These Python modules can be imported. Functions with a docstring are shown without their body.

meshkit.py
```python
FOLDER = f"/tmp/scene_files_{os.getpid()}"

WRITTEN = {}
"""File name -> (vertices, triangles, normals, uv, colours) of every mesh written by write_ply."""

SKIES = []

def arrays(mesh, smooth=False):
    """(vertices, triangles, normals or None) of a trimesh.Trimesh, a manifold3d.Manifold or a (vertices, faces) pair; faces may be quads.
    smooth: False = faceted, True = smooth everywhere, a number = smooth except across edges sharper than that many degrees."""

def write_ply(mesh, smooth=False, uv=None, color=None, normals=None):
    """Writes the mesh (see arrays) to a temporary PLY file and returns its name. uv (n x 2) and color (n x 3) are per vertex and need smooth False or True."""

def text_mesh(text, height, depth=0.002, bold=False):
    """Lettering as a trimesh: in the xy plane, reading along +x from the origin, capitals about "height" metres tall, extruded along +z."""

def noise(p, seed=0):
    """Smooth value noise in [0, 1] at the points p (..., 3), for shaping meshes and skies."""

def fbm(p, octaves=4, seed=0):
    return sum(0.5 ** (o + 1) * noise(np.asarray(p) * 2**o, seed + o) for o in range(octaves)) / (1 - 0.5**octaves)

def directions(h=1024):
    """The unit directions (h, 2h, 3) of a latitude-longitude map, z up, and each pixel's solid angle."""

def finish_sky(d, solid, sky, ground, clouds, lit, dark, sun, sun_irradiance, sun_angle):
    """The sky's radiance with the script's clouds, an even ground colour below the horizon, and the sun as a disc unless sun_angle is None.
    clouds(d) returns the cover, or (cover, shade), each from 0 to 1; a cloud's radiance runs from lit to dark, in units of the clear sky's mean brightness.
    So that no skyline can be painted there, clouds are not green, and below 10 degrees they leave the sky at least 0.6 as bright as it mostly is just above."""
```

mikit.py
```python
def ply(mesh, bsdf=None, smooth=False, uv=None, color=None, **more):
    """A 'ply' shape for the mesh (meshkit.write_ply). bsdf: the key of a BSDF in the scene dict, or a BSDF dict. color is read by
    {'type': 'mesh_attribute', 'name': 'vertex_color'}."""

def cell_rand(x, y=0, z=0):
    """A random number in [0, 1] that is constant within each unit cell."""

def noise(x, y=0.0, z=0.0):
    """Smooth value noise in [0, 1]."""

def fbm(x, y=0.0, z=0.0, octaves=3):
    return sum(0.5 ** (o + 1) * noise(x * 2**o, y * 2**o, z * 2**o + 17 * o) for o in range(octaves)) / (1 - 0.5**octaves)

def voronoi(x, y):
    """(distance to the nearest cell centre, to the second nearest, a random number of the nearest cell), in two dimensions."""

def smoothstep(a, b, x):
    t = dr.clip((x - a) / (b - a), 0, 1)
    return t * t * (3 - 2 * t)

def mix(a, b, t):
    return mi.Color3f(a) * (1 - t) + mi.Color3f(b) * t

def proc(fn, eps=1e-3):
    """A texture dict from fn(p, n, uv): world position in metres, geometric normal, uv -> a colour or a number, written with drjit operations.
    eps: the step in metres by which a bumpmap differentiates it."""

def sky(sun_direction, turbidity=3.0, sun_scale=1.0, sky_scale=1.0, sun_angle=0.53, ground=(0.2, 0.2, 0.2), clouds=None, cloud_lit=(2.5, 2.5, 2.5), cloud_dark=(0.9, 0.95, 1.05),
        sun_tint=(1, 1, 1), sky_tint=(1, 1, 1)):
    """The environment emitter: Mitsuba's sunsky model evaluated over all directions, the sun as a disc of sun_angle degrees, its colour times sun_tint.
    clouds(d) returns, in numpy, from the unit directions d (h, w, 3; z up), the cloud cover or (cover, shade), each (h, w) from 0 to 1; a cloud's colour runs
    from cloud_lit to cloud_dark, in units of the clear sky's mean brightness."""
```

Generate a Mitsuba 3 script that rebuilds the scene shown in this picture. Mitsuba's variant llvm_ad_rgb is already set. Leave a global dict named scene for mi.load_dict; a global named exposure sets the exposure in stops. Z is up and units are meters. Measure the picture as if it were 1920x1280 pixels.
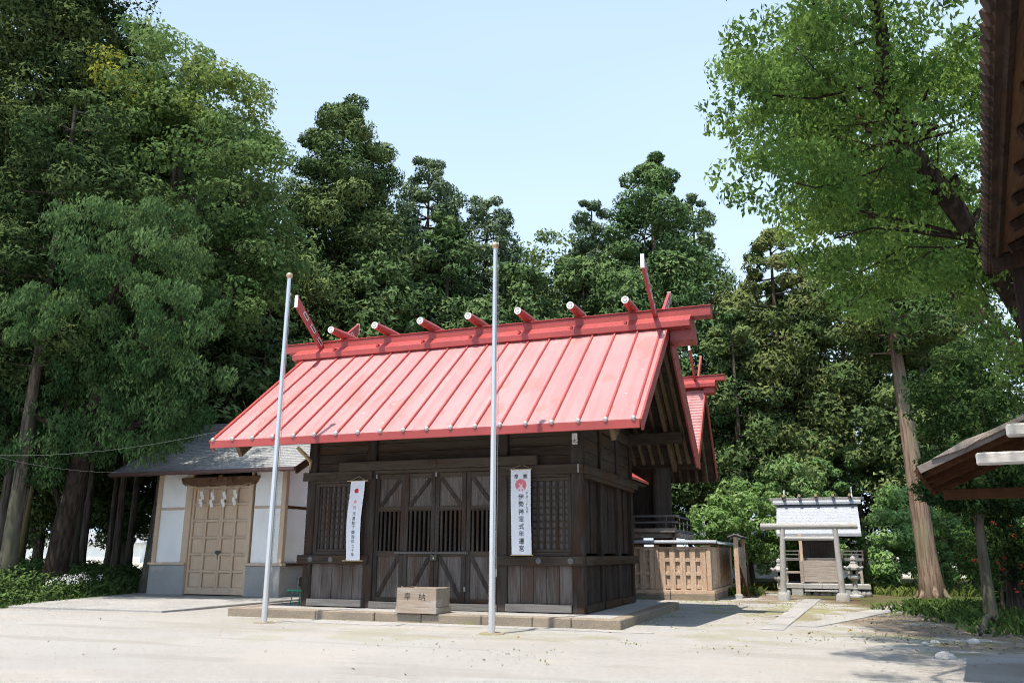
import math, json
import numpy as np, trimesh, mitsuba as mi, drjit as dr, mikit, meshkit
from mikit import proc, noise, fbm, smoothstep, mix, cell_rand, voronoi
from shapely.geometry import Polygon, Point, LineString
from shapely.ops import unary_union

T = mi.ScalarTransform4f
scene, labels = {}, {}
PI = math.pi

# ------------------------------------------------------------------ camera, sky, sun, exposure
EYE = np.array([0.0, 0.0, 1.4])
PITCH, ROLL, FOV = 0.2494, 0.0038, 2 * math.degrees(math.atan(960 / 1557.2))
_F = np.array([0, math.cos(PITCH), math.sin(PITCH)])
_U = np.array([0, -math.sin(PITCH), math.cos(PITCH)])
_UP = -math.sin(ROLL) * np.array([1.0, 0, 0]) + math.cos(ROLL) * _U
scene['camera'] = {'type': 'perspective', 'fov': FOV, 'fov_axis': 'x', 'near_clip': 0.1, 'far_clip': 2000.0,
                   'to_world': T().look_at(origin=EYE.tolist(), target=(EYE + _F).tolist(), up=_UP.tolist())}
SUN = (-0.98, -1.16, 3.38)


def veil(d):
    """Thin high haze: a nearly even bright veil over the blue, a little thinner overhead."""
    z = np.clip(d[..., 2], 0, 1)
    streak = meshkit.fbm(np.stack([d[..., 0] * 2.2, d[..., 1] * 2.2, z * 5], -1), 4, 3)
    return np.clip(0.86 - 0.58 * z + 0.10 * (streak - 0.5) + 0.10 * d[..., 0], 0, 1)


scene['sky'] = mikit.sky(SUN, turbidity=4.0, ground=(0.22, 0.21, 0.19), clouds=veil, cloud_lit=(1.74, 2.18, 2.62), sun_tint=(0.93, 1.0, 1.09))
exposure = 2.35

# ------------------------------------------------------------------ frames
YAW = 0.3586
CY, SY = math.cos(YAW), math.sin(YAW)
HALL = np.array([1.5269, 18.0828, 0.0])      # right front corner of the hall
ROT = np.array([[CY, SY, 0], [-SY, CY, 0], [0, 0, 1.0]])   # local -> world (columns: along the front, into the depth, up)


def frame(o):
    o = np.asarray(o, float)
    return lambda v: np.asarray(v, float) @ ROT.T + o


hallf = frame(HALL)
world = lambda v: np.asarray(v, float)

# ------------------------------------------------------------------ scene entries
_count = {}


def numbered(key):
    n = _count.get(key, 0)
    _count[key] = n + 1
    return key if n == 0 else f'{key}_{n:03d}'


def put(name, vf, mat, parent=None, fr=world, smooth=False, color=None, label=None, **more):
    """One entry of the scene: a thing, a part (parent = the thing's key) or a sub-part."""
    key = numbered(f'{parent}__{name}' if parent else name)
    v, f = vf
    scene[key] = mikit.ply((fr(v), f), mat, smooth=smooth, color=color, **more)
    if label:
        labels[key] = label
    return key


def thing(name, label, category, group=None):
    key = numbered(name)
    labels[key] = {'label': label, 'category': category}
    if group:
        labels[key]['group'] = group
    return key


# ------------------------------------------------------------------ mesh helpers: everything is (vertices, faces)
def join(*ms):
    vs, fs, n = [], [], 0
    for v, f in ms:
        vs.append(np.asarray(v, float)); fs.append(np.asarray(f, int) + n); n += len(v)
    return np.vstack(vs), np.vstack(fs)


_CB = []
for ax in range(3):
    for s in np.ndindex(2, 2, 2):
        _CB.append((ax, s))
_cv = np.array([[(1 if s[k] else -1) * (1.0 if k == ax else 0.8) for k in range(3)] for ax, s in _CB])
_h = trimesh.convex.convex_hull(_cv)
_near = np.array([int(np.argmin(((_cv - p) ** 2).sum(1))) for p in _h.vertices])
_CF = _near[_h.faces]
_BF = np.array([[0, 1, 3], [0, 3, 2], [4, 6, 7], [4, 7, 5], [0, 4, 5], [0, 5, 1], [2, 3, 7], [2, 7, 6], [0, 2, 6], [0, 6, 4], [1, 5, 7], [1, 7, 3]])


def box(x0, x1, y0, y1, z0, z1, b=0.0):
    lo, hi = np.array([x0, y0, z0], float), np.array([x1, y1, z1], float)
    if b <= 0:
        return np.array([[(lo, hi)[s[k]][k] for k in range(3)] for s in np.ndindex(2, 2, 2)]), _BF
    b = min(b, 0.45 * (hi - lo).min())
    v = np.array([[((lo, hi)[s[k]][k]) + (0 if k == ax else (b if s[k] == 0 else -b)) for k in range(3)] for ax, s in _CB])
    return v, _CF


def bar(p0, p1, w, h, up=(0, 0, 1), b=0.0):
    """A beam from p0 to p1, w wide across and h high along 'up'."""
    p0, p1, up = (np.asarray(x, float) for x in (p0, p1, up))
    d = p1 - p0
    L = np.linalg.norm(d); d = d / L
    s = np.cross(d, up); s /= np.linalg.norm(s)
    u = np.cross(s, d)
    v, f = box(0, L, -w / 2, w / 2, -h / 2, h / 2, b)
    R = np.stack([d, -s, u], 1)
    return v @ R.T + p0, f


def prism(poly, y0, y1, axis=1):
    """Outline in the plane across 'axis' (given as the two other coordinates in order), extruded from y0 to y1."""
    if hasattr(poly, 'geoms'):
        return join(*[prism(g, y0, y1, axis) for g in poly.geoms])
    if not isinstance(poly, Polygon):
        poly = Polygon(poly)
    m = trimesh.creation.extrude_polygon(poly, y1 - y0, engine='earcut')
    v = np.array(m.vertices)
    a, b_, c = v[:, 0], v[:, 1], v[:, 2] + y0
    if axis == 1:
        return np.stack([a, c, b_], 1), np.array(m.faces)[:, ::-1]
    if axis == 0:
        return np.stack([c, a, b_], 1), np.array(m.faces)
    return np.stack([a, b_, c], 1), np.array(m.faces)


def tube(pts, rad, sides=8, cap=True):
    p = np.asarray(pts, float)
    r = np.broadcast_to(np.asarray(rad, float), (len(p),))
    t = np.gradient(p, axis=0)
    t /= np.linalg.norm(t, axis=1, keepdims=True) + 1e-12
    ref = np.array([0.31, 0.95, 0.05]) if abs(t[0][2]) > 0.7 else np.array([0, 0, 1.0])
    a = np.cross(t, ref); a /= np.linalg.norm(a, axis=1, keepdims=True) + 1e-12
    b = np.cross(t, a)
    ang = np.arange(sides) * 2 * PI / sides
    v = p[:, None] + r[:, None, None] * (np.cos(ang)[None, :, None] * a[:, None] + np.sin(ang)[None, :, None] * b[:, None])
    i, j = np.meshgrid(np.arange(len(p) - 1), np.arange(sides), indexing='ij')
    q = np.stack([i * sides + j, i * sides + (j + 1) % sides, (i + 1) * sides + (j + 1) % sides, (i + 1) * sides + j], -1).reshape(-1, 4)
    f = np.vstack([q[:, [0, 1, 2]], q[:, [0, 2, 3]]])
    v = v.reshape(-1, 3)
    if cap:
        n = len(v)
        v = np.vstack([v, p[:1], p[-1:]])
        j = np.arange(sides)
        f = np.vstack([f, np.stack([np.full(sides, n), (j + 1) % sides, j], 1),
                       np.stack([np.full(sides, n + 1), n - sides + j, n - sides + (j + 1) % sides], 1)])
    return v, f


def lathe(pr, sides=20, at=(0, 0, 0)):
    pr = np.asarray(pr, float)
    ang = np.arange(sides) * 2 * PI / sides
    v = np.stack([pr[:, 0][:, None] * np.cos(ang) + at[0], pr[:, 0][:, None] * np.sin(ang) + at[1], np.repeat(pr[:, 1][:, None], sides, 1) + at[2]], -1).reshape(-1, 3)
    n = len(pr)
    i, j = np.meshgrid(np.arange(n - 1), np.arange(sides), indexing='ij')
    q = np.stack([i * sides + j, i * sides + (j + 1) % sides, (i + 1) * sides + (j + 1) % sides, (i + 1) * sides + j], -1).reshape(-1, 4)
    f = np.vstack([q[:, [0, 1, 2]], q[:, [0, 2, 3]]])
    return v, f


def ball(c, r, sub=2, scale=(1, 1, 1)):
    m = trimesh.creation.icosphere(subdivisions=sub, radius=1.0)
    return np.array(m.vertices) * np.asarray(scale) * r + np.asarray(c, float), np.array(m.faces)


def sheet(fn, nu, nv):
    """Grid of fn(u, v) for u, v in [0, 1]."""
    u, v = np.meshgrid(np.linspace(0, 1, nu + 1), np.linspace(0, 1, nv + 1), indexing='ij')
    p = fn(u.ravel(), v.ravel())
    i, j = np.meshgrid(np.arange(nu), np.arange(nv), indexing='ij')
    a = i * (nv + 1) + j
    q = np.stack([a, a + nv + 1, a + nv + 2, a + 1], -1).reshape(-1, 4)
    return p, np.vstack([q[:, [0, 1, 2]], q[:, [0, 2, 3]]])


def rough(vf, amp, scale, seed=0):
    v, f = vf
    d = np.stack([meshkit.noise(v * scale, seed + k) - 0.5 for k in range(3)], 1)
    return v + 2 * amp * d, f


GLYPH = json.loads('''{"奉":[[[4,34,4,36,15,41,28,54,27,55,8,55,8,61,33,61,37,66,36,69,15,69,15,75,40,75,43,80,42,82,12,82,12,88,45,88,47,97,55,95,54,88,88,88,88,82,52,82,49,76,50,75,84,75,84,69,47,69,43,62,44,61,93,61,93,55,72,54,74,50,81,44,93,37,96,37,95,33,92,30,83,34,73,42,72,42,72,36,54,35,54,26,86,26,85,19,54,19,54,4,47,3,46,19,14,19,14,26,46,26,46,36,28,36,27,41,9,29],[29,43,46,42,46,51,54,51,54,42,72,43,62,55,38,55]]],"祝":[[[32,8,46,19,51,30,53,43,53,50,43,50,43,90,90,90,91,51,77,50,77,15,79,10,88,10,90,14,90,25,97,22,96,11,94,6,91,4,75,4,71,7,69,50,60,50,58,28,50,12,37,3],[50,58,83,57,83,83,50,83]],[[6,34,4,41,19,54,29,69,28,72,5,72,5,79,24,79,20,88,16,91,18,95,22,96,30,85,30,83,26,81,26,79,36,79,39,77,38,72,29,55,42,41,40,37,36,35,33,41,29,45,27,45,27,4,20,4,20,44,18,44,18,42,8,33]]],"天":[[[9,4,5,11,10,12,22,19,34,30,43,48,42,50,7,50,7,58,45,59,45,81,10,81,11,89,89,89,89,81,53,81,53,59,94,57,94,50,56,49,63,34,74,22,81,17,96,11,92,4,77,10,70,15,59,27,50,43,42,27,35,19,26,12,11,4]]],"皇":[[[6,6,6,13,46,14,46,22,17,22,17,28,46,28,46,37,12,37,13,44,88,44,88,37,54,37,54,30,55,28,84,28,84,22,54,22,54,14,94,13,94,6]],[[17,87,43,87,46,96,55,96,52,90,52,87,84,87,84,51,17,51],[24,58,75,57,76,65,25,66],[24,73,75,72,76,80,25,81]]],"陛":[[[31,7,31,14,60,14,60,29,38,29,38,36,60,36,60,49,68,48,68,36,90,36,90,29,68,29,68,15,96,14,96,7]],[[67,95,74,95,74,79,83,82,89,87,94,83,92,80,74,71,74,59,76,56,88,56,90,61,90,66,96,64,96,58,93,51,72,50,68,53]],[[37,52,41,59,41,95,48,95,48,81,63,81,62,74,48,74,48,58,51,58,63,62,64,55,43,49,41,47]],[[8,92,33,92,36,90,27,64,31,58,35,48,35,35,30,28,20,27,18,32,18,34,26,34,29,41,27,52,20,61,20,65,27,85,15,84,15,4,8,4]]],"下":[[[6,81,6,89,95,89,94,81,52,80,52,65,78,52,87,46,89,43,83,37,69,48,55,56,52,56,52,4,44,4,44,81]]],"御":[[[69,89,94,89,94,23,92,20,89,19,81,19,79,24,79,26,87,27,87,81,76,81,76,4,69,4]],[[2,46,2,48,17,66,21,76,30,75,34,84,37,97,43,96,42,86,65,86,65,79,52,78,52,63,65,63,65,56,52,56,52,44,54,43,65,43,65,37,52,37,52,22,54,20,67,22,67,15,27,9,26,16,31,18,31,48,37,48,37,18,46,19,46,56,29,56,29,63,46,63,46,79,38,79,34,68,31,67,26,70,22,63,22,4,15,4,15,50,13,50,7,41]],[[3,76,13,86,19,96,23,96,26,94,21,85,8,71,6,71]]],"即":[[[58,4,58,90,91,90,91,27,90,25,85,23,73,23,71,30,82,30,84,32,84,82,66,83,66,4,65,3]],[[9,7,7,15,9,15,11,20,11,91,49,91,49,43,18,43,18,20,21,19,37,24,32,35,38,38,52,12,45,9,40,18,18,11,11,7],[18,51,42,50,42,64,18,64],[19,84,18,71,42,71,42,84]]],"位":[[[33,15,68,15,74,41,77,65,85,64,81,39,75,16,95,15,95,8,33,8]],[[37,78,62,78,57,95,64,97,69,81,63,80,63,78,91,78,91,71,37,71]],[[49,34,44,63,51,64,58,24,57,21,50,20]],[[4,55,21,78,28,96,34,95,35,91,25,71,25,4,18,4,18,58,16,58,9,49,7,49]]],"二":[[[6,22,94,22,94,14,6,14]],[[14,82,86,82,86,74,14,74]]],"十":[[[6,59,46,59,46,96,54,96,54,59,95,59,95,51,54,51,54,4,46,4,46,51,6,51]]],"年":[[[5,61,20,79,28,97,35,95,32,84,91,84,91,77,59,77,59,61,88,61,88,54,59,54,59,35,95,34,95,27,59,27,59,4,51,4,51,27,5,27,5,34,21,34,21,61,51,61,51,77,26,77,21,67,12,57],[30,54,29,34,51,34,51,54]]],"賛":[[[5,58,5,60,15,64,22,73,21,74,7,74,7,79,24,80,24,85,9,85,9,90,24,90,24,96,31,96,31,90,47,90,47,85,31,84,31,79,48,79,48,74,30,73,46,64,43,61,44,59,52,59,49,64,55,65,64,71,64,74,51,74,51,79,67,79,67,85,53,85,53,90,67,90,67,96,74,96,75,90,91,90,91,85,74,84,74,79,93,79,93,74,78,74,77,73,83,67,96,62,93,57,83,59,83,18,66,17,69,15,89,10,94,7,89,4,84,4,79,7,60,12,59,14,64,16,64,18,37,18,36,16,41,15,41,13,30,8,11,3,6,9,23,12,32,15,34,17,18,18,18,58,15,58,14,56,8,55],[58,60,59,59,83,60,71,70,66,64],[26,30,25,25,27,23,76,24,75,30],[26,42,26,35,76,36,75,42],[26,53,26,47,76,48,75,54],[20,60,21,59,40,60,39,62,28,67]]],"伊":[[[29,59,29,66,54,67,54,82,36,82,36,89,89,89,89,66,96,66,96,59,89,58,89,30,81,30,80,35,59,35,58,28,52,17,44,9,36,4,33,4,30,7,30,10,37,13,45,20,52,34,35,35,35,42,53,42,54,58],[61,43,81,42,81,59,61,59],[61,67,81,66,81,82,61,82]],[[2,56,19,77,27,95,29,96,34,94,32,86,24,72,24,4,17,4,17,60,14,59,7,49,5,50]]],"勢":[[[5,63,6,66,13,69,18,74,5,75,5,80,24,81,24,86,9,86,9,91,24,91,25,97,31,97,31,91,46,91,46,86,31,86,31,81,51,80,51,75,38,74,51,66,49,61,47,61,45,64,33,70,35,72,34,75,21,75,23,69,9,61]],[[9,60,24,60,24,66,31,66,31,60,47,60,47,55,31,55,31,48,48,49,48,46,52,47,60,59,60,62,53,65,52,68,54,71,57,71,62,68,64,77,63,78,53,78,53,84,64,84,64,96,65,97,71,96,71,84,87,84,88,50,89,46,92,45,94,57,98,53,97,44,96,41,92,38,87,39,84,42,81,53,80,78,71,78,68,64,76,59,78,55,76,51,74,51,66,57,61,47,53,41,52,35,87,34,86,19,82,7,78,4,60,4,58,9,58,11,74,10,77,14,79,28,51,28,46,19,35,10,24,6,9,3,6,10,11,10,27,14,36,19,41,26,40,28,11,28,11,34,44,34,46,40,52,41,49,44,42,42,5,40,5,45,7,46,22,46,24,48,24,55,9,55]]],"神":[[[43,27,43,81,64,81,64,97,71,97,71,81,92,81,92,28,85,28,84,32,71,32,71,4,64,4,64,32,51,32,50,27],[71,40,85,39,85,53,71,53],[71,61,85,60,85,74,71,74],[50,40,64,39,64,53,50,53],[50,61,64,60,64,74,50,74]],[[3,40,20,55,30,70,29,72,5,72,5,79,24,79,24,82,16,92,16,94,22,96,30,86,30,83,26,81,26,79,37,79,39,77,38,71,28,54,40,42,40,39,37,35,35,35,32,41,28,45,26,45,26,4,19,4,19,43,17,43,8,34,6,34]]],"宮":[[[8,87,45,87,43,95,48,97,52,95,56,87,92,87,92,64,85,64,84,80,16,80,15,64,8,64]],[[17,4,17,37,40,37,44,44,43,45,24,45,24,71,76,71,76,45,53,45,50,38,84,37,84,4,77,4,76,8,25,8,24,4],[24,16,77,15,77,30,24,30],[31,52,68,51,68,65,31,65]]],"式":[[[6,77,57,77,57,96,65,96,65,77,95,77,95,70,65,69,69,40,73,25,78,15,83,11,87,11,89,16,90,30,97,26,95,11,93,7,88,3,82,3,76,6,70,13,62,34,58,59,58,70,6,70]],[[71,91,73,94,78,95,90,84,90,82,84,79,82,83]],[[8,7,6,14,9,15,27,19,27,48,9,48,9,55,53,55,53,48,36,48,34,47,34,21,37,20,56,24,56,17,13,7]]],"遷":[[[4,57,25,57,25,41,27,40,43,51,42,52,30,52,30,58,49,58,52,62,51,63,33,63,33,81,49,81,49,86,29,87,29,92,94,92,94,87,72,86,72,81,90,81,90,63,60,63,58,59,93,58,94,52,81,52,80,51,95,41,96,38,93,35,91,35,89,38,78,44,77,31,47,30,48,24,52,23,78,23,82,26,82,31,85,31,88,30,88,24,85,19,47,18,41,22,41,40,32,35,30,35,27,39,25,38,25,21,37,14,48,12,77,12,96,14,94,6,47,5,34,8,21,16,8,4,4,12,18,23,18,49,4,50],[72,69,84,68,84,76,72,76],[50,48,51,47,73,48,66,52,54,52],[48,42,48,36,71,37,70,42],[55,69,66,68,66,76,55,76],[55,82,66,81,66,87,55,87],[39,69,49,68,49,76,39,76]],[[7,88,12,92,15,91,23,83,27,76,20,73,15,81]]],"平":[[[5,39,5,46,44,46,46,48,46,82,11,82,11,89,89,89,89,82,54,82,54,46,95,46,95,39,54,39,54,4,46,4,46,39]],[[65,53,75,77,83,76,83,73,72,52]],[[18,73,19,76,25,77,34,54,26,52,25,59]]],"成":[[[4,7,10,21,12,32,13,79,55,79,54,96,62,96,62,83,63,79,84,79,80,84,67,91,71,96,89,86,89,83,86,79,95,79,95,72,63,71,64,59,68,38,70,38,77,51,81,64,89,63,83,46,72,28,75,19,83,12,86,12,88,15,89,30,96,27,95,15,93,9,89,5,82,4,75,7,65,20,56,11,46,4,40,9,40,11,47,14,57,22,62,29,57,53,56,70,54,72,21,72,21,59,46,59,45,25,41,19,25,18,23,25,35,25,38,28,39,51,21,52,20,32,16,14,10,3]]],"五":[[[6,9,6,16,30,16,36,50,18,50,18,57,38,57,40,72,40,79,12,79,12,86,87,86,87,79,49,79,46,58,78,57,74,17,76,16,95,16,95,9],[44,50,40,16,66,16,69,39,69,50]]],"納":[[[45,3,45,74,65,74,65,96,72,96,72,74,92,74,92,9,90,6,85,4,73,4,71,11,83,11,85,12,85,27,78,25,77,30,68,46,59,27,57,25,51,27,51,3],[70,58,83,31,85,31,85,67,71,67],[51,32,53,31,59,42,63,56,64,67,51,67]],[[5,59,4,66,12,75,21,96,28,94,21,78,14,67,23,67,30,81,35,80,37,77,25,57,16,46,22,45,32,47,29,57,34,58,41,39,35,36,34,41,30,41,6,36,4,43,10,47,18,60]],[[35,13,30,33,35,34,40,19,40,14]],[[21,9,19,31,24,32,27,10]],[[3,8,6,17,8,31,12,31,14,30,14,27,10,8,9,6]]],"本":[[[4,25,23,43,36,66,35,67,7,67,7,75,46,75,46,96,54,96,54,75,94,75,93,67,64,66,69,54,76,44,90,30,96,27,96,25,91,20,85,23,78,30,77,22,54,22,54,4,46,4,46,22,23,22,22,30,10,20],[63,50,56,67,54,67,54,30,77,30,77,32,70,39],[23,31,46,30,46,67,44,67,33,44]]]}''')


def glyph(ch, size, fatten=0.0):
    """A character as flat triangles in a square of 'size', centred, (s, t) with t up."""
    vs, fs, n = [], [], 0
    for rings in GLYPH[ch]:
        rr = [np.array(r, float).reshape(-1, 2) for r in rings]
        pg = Polygon(rr[0], rr[1:]).buffer(fatten)
        for g in getattr(pg, 'geoms', [pg]):
            v, f = trimesh.creation.triangulate_polygon(g, engine='earcut')
            vs.append(v); fs.append(np.asarray(f) + n); n += len(v)
    v, f = np.vstack(vs), np.vstack(fs)
    return (v - [49.5, 49.0]) / 100.0 * size, f

# ------------------------------------------------------------------ materials
def loc(p):
    dx, dy = p.x - HALL[0], p.y - HALL[1]
    return dx * CY - dy * SY, dx * SY + dy * CY, p.z


def wood(axis, light, dark, red, board=0.28):
    def fn(p, n, uv):
        x, y, z = loc(p)
        a, b, t = {'z': (x, y, z), 'x': (y, z, x), 'y': (x, z, y)}[axis]
        g = fbm(a * 55, b * 55, t * 2.6, 3)
        big = fbm(a * 5 + 3, b * 5, t * 0.9, 2)
        var = cell_rand(dr.floor(a / board), dr.floor(b / board + 0.5), 3)
        c = mix(light, dark, smoothstep(0.25, 0.75, 0.55 * g + 0.35 * big + 0.2 * (var - 0.3)))
        return mix(c, red, 0.55 * smoothstep(0.5, 0.75, big))
    return fn


def principled(color, roughness=0.6, metallic=0.0, specular=0.4, two=True, **k):
    c = proc(color) if callable(color) else ({'type': 'rgb', 'value': list(color)} if not isinstance(color, dict) else color)
    m = {'type': 'principled', 'base_color': c, 'roughness': roughness, 'metallic': metallic, 'specular': specular, **k}
    return {'type': 'twosided', 'bsdf': m} if two else m


def diffuse(color):
    c = proc(color) if callable(color) else {'type': 'rgb', 'value': list(color)}
    return {'type': 'twosided', 'bsdf': {'type': 'diffuse', 'reflectance': c}}


VC = {'type': 'mesh_attribute', 'name': 'vertex_color'}
scene['dark_wood_upright'] = diffuse(wood('z', (0.079, 0.066, 0.060), (0.034, 0.027, 0.025), (0.075, 0.042, 0.027)))
scene['dark_wood_level'] = diffuse(wood('x', (0.091, 0.073, 0.060), (0.042, 0.033, 0.027), (0.099, 0.057, 0.035)))
scene['dark_wood_deep'] = diffuse(wood('y', (0.087, 0.069, 0.055), (0.038, 0.030, 0.025), (0.099, 0.058, 0.035)))
scene['grey_wood_upright'] = diffuse(wood('z', (0.177, 0.155, 0.146), (0.075, 0.062, 0.055), (0.107, 0.070, 0.053)))
scene['grey_wood_level'] = diffuse(wood('x', (0.203, 0.199, 0.199), (0.114, 0.111, 0.111), (0.177, 0.168, 0.164)))
scene['pale_wood_upright'] = diffuse(wood('z', (0.60, 0.465, 0.345), (0.51, 0.385, 0.275), (0.58, 0.42, 0.30), 0.2))
scene['pale_wood_level'] = diffuse(wood('x', (0.58, 0.46, 0.35), (0.47, 0.365, 0.27), (0.54, 0.40, 0.29), 0.2))
scene['fence_wood'] = diffuse(wood('z', (0.56, 0.43, 0.335), (0.40, 0.295, 0.225), (0.50, 0.34, 0.25), 0.2))
scene['pale_grey_wood'] = diffuse(wood('x', (0.390, 0.351, 0.320), (0.257, 0.211, 0.172), (0.343, 0.257, 0.195), 0.9))
scene['soffit_wood'] = diffuse(wood('y', (0.19, 0.115, 0.075), (0.10, 0.060, 0.040), (0.20, 0.11, 0.06), 0.2))
scene['brown_wood'] = diffuse(wood('x', (0.105, 0.053, 0.031), (0.053, 0.026, 0.016), (0.124, 0.062, 0.034), 0.2))


def red_paint(p, n, uv):
    a = fbm(p.x * 1.3, p.y * 1.3, p.z * 1.3, 3)
    return mix((0.36, 0.060, 0.056), (0.30, 0.050, 0.048), smoothstep(0.3, 0.7, a))


def sunlit_red(p, n, uv):  # red paint made paler: sun glare on the front slopes put into the colour
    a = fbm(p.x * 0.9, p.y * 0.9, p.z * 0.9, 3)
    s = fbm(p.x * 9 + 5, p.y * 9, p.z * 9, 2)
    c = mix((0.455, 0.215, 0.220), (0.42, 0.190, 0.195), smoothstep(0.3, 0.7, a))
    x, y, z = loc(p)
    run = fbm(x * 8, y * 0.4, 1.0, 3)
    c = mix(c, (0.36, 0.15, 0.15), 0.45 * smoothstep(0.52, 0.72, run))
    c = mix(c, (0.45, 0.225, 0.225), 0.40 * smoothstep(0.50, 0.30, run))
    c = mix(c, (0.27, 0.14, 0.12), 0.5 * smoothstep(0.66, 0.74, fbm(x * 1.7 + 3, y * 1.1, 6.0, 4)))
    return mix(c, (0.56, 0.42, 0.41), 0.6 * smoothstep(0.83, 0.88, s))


scene['red_paint'] = principled(red_paint, 0.40, specular=0.5)
scene['sunlit_red_paint'] = principled(sunlit_red, 0.40, specular=0.6)  # lit copy of red_paint for the front roof slopes
scene['white_paint'] = principled((0.82, 0.84, 0.86), 0.4)
scene['plaster'] = diffuse(lambda p, n, uv: mix((0.88, 0.88, 0.88), (0.80, 0.80, 0.79), smoothstep(0.35, 0.75, fbm(p.x * 1.5, p.y * 1.5, p.z * 0.8 + 7, 3))))


def concrete(p, n, uv):
    a = fbm(p.x * 0.9, p.y * 0.9, p.z * 0.9, 3)
    g = fbm(p.x * 26, p.y * 26, p.z * 26, 2)
    return mix((0.37, 0.365, 0.36), (0.29, 0.288, 0.285), smoothstep(0.3, 0.75, 0.6 * a + 0.4 * g))


scene['concrete'] = diffuse(concrete)


def kerb(p, n, uv):
    a = fbm(p.x * 1.7, p.y * 1.7, p.z * 3, 3)
    g = noise(p.x * 60, p.y * 60, p.z * 60)
    c = mix((0.30, 0.25, 0.20), (0.20, 0.175, 0.145), smoothstep(0.3, 0.7, 0.5 * a + 0.5 * g))
    moss = smoothstep(0.55, 0.7, fbm(p.x * 2.3 + 11, p.y * 2.3, p.z * 5, 3)) * smoothstep(0.12, 0.0, p.z)
    return mix(c, (0.22, 0.22, 0.10), 0.7 * moss)


scene['kerb_stone'] = diffuse(kerb)


def granite(p, n, uv):
    a = fbm(p.x * 2, p.y * 2, p.z * 1.2, 3)
    g = noise(p.x * 90, p.y * 90, p.z * 90)
    c = mix((0.42, 0.42, 0.42), (0.31, 0.31, 0.31), smoothstep(0.25, 0.75, 0.5 * a + 0.5 * g))
    return mix(c, (0.33, 0.31, 0.25), 0.6 * smoothstep(0.55, 0.75, fbm(p.x * 3 + 9, p.y * 3, p.z * 2, 2)))


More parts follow.
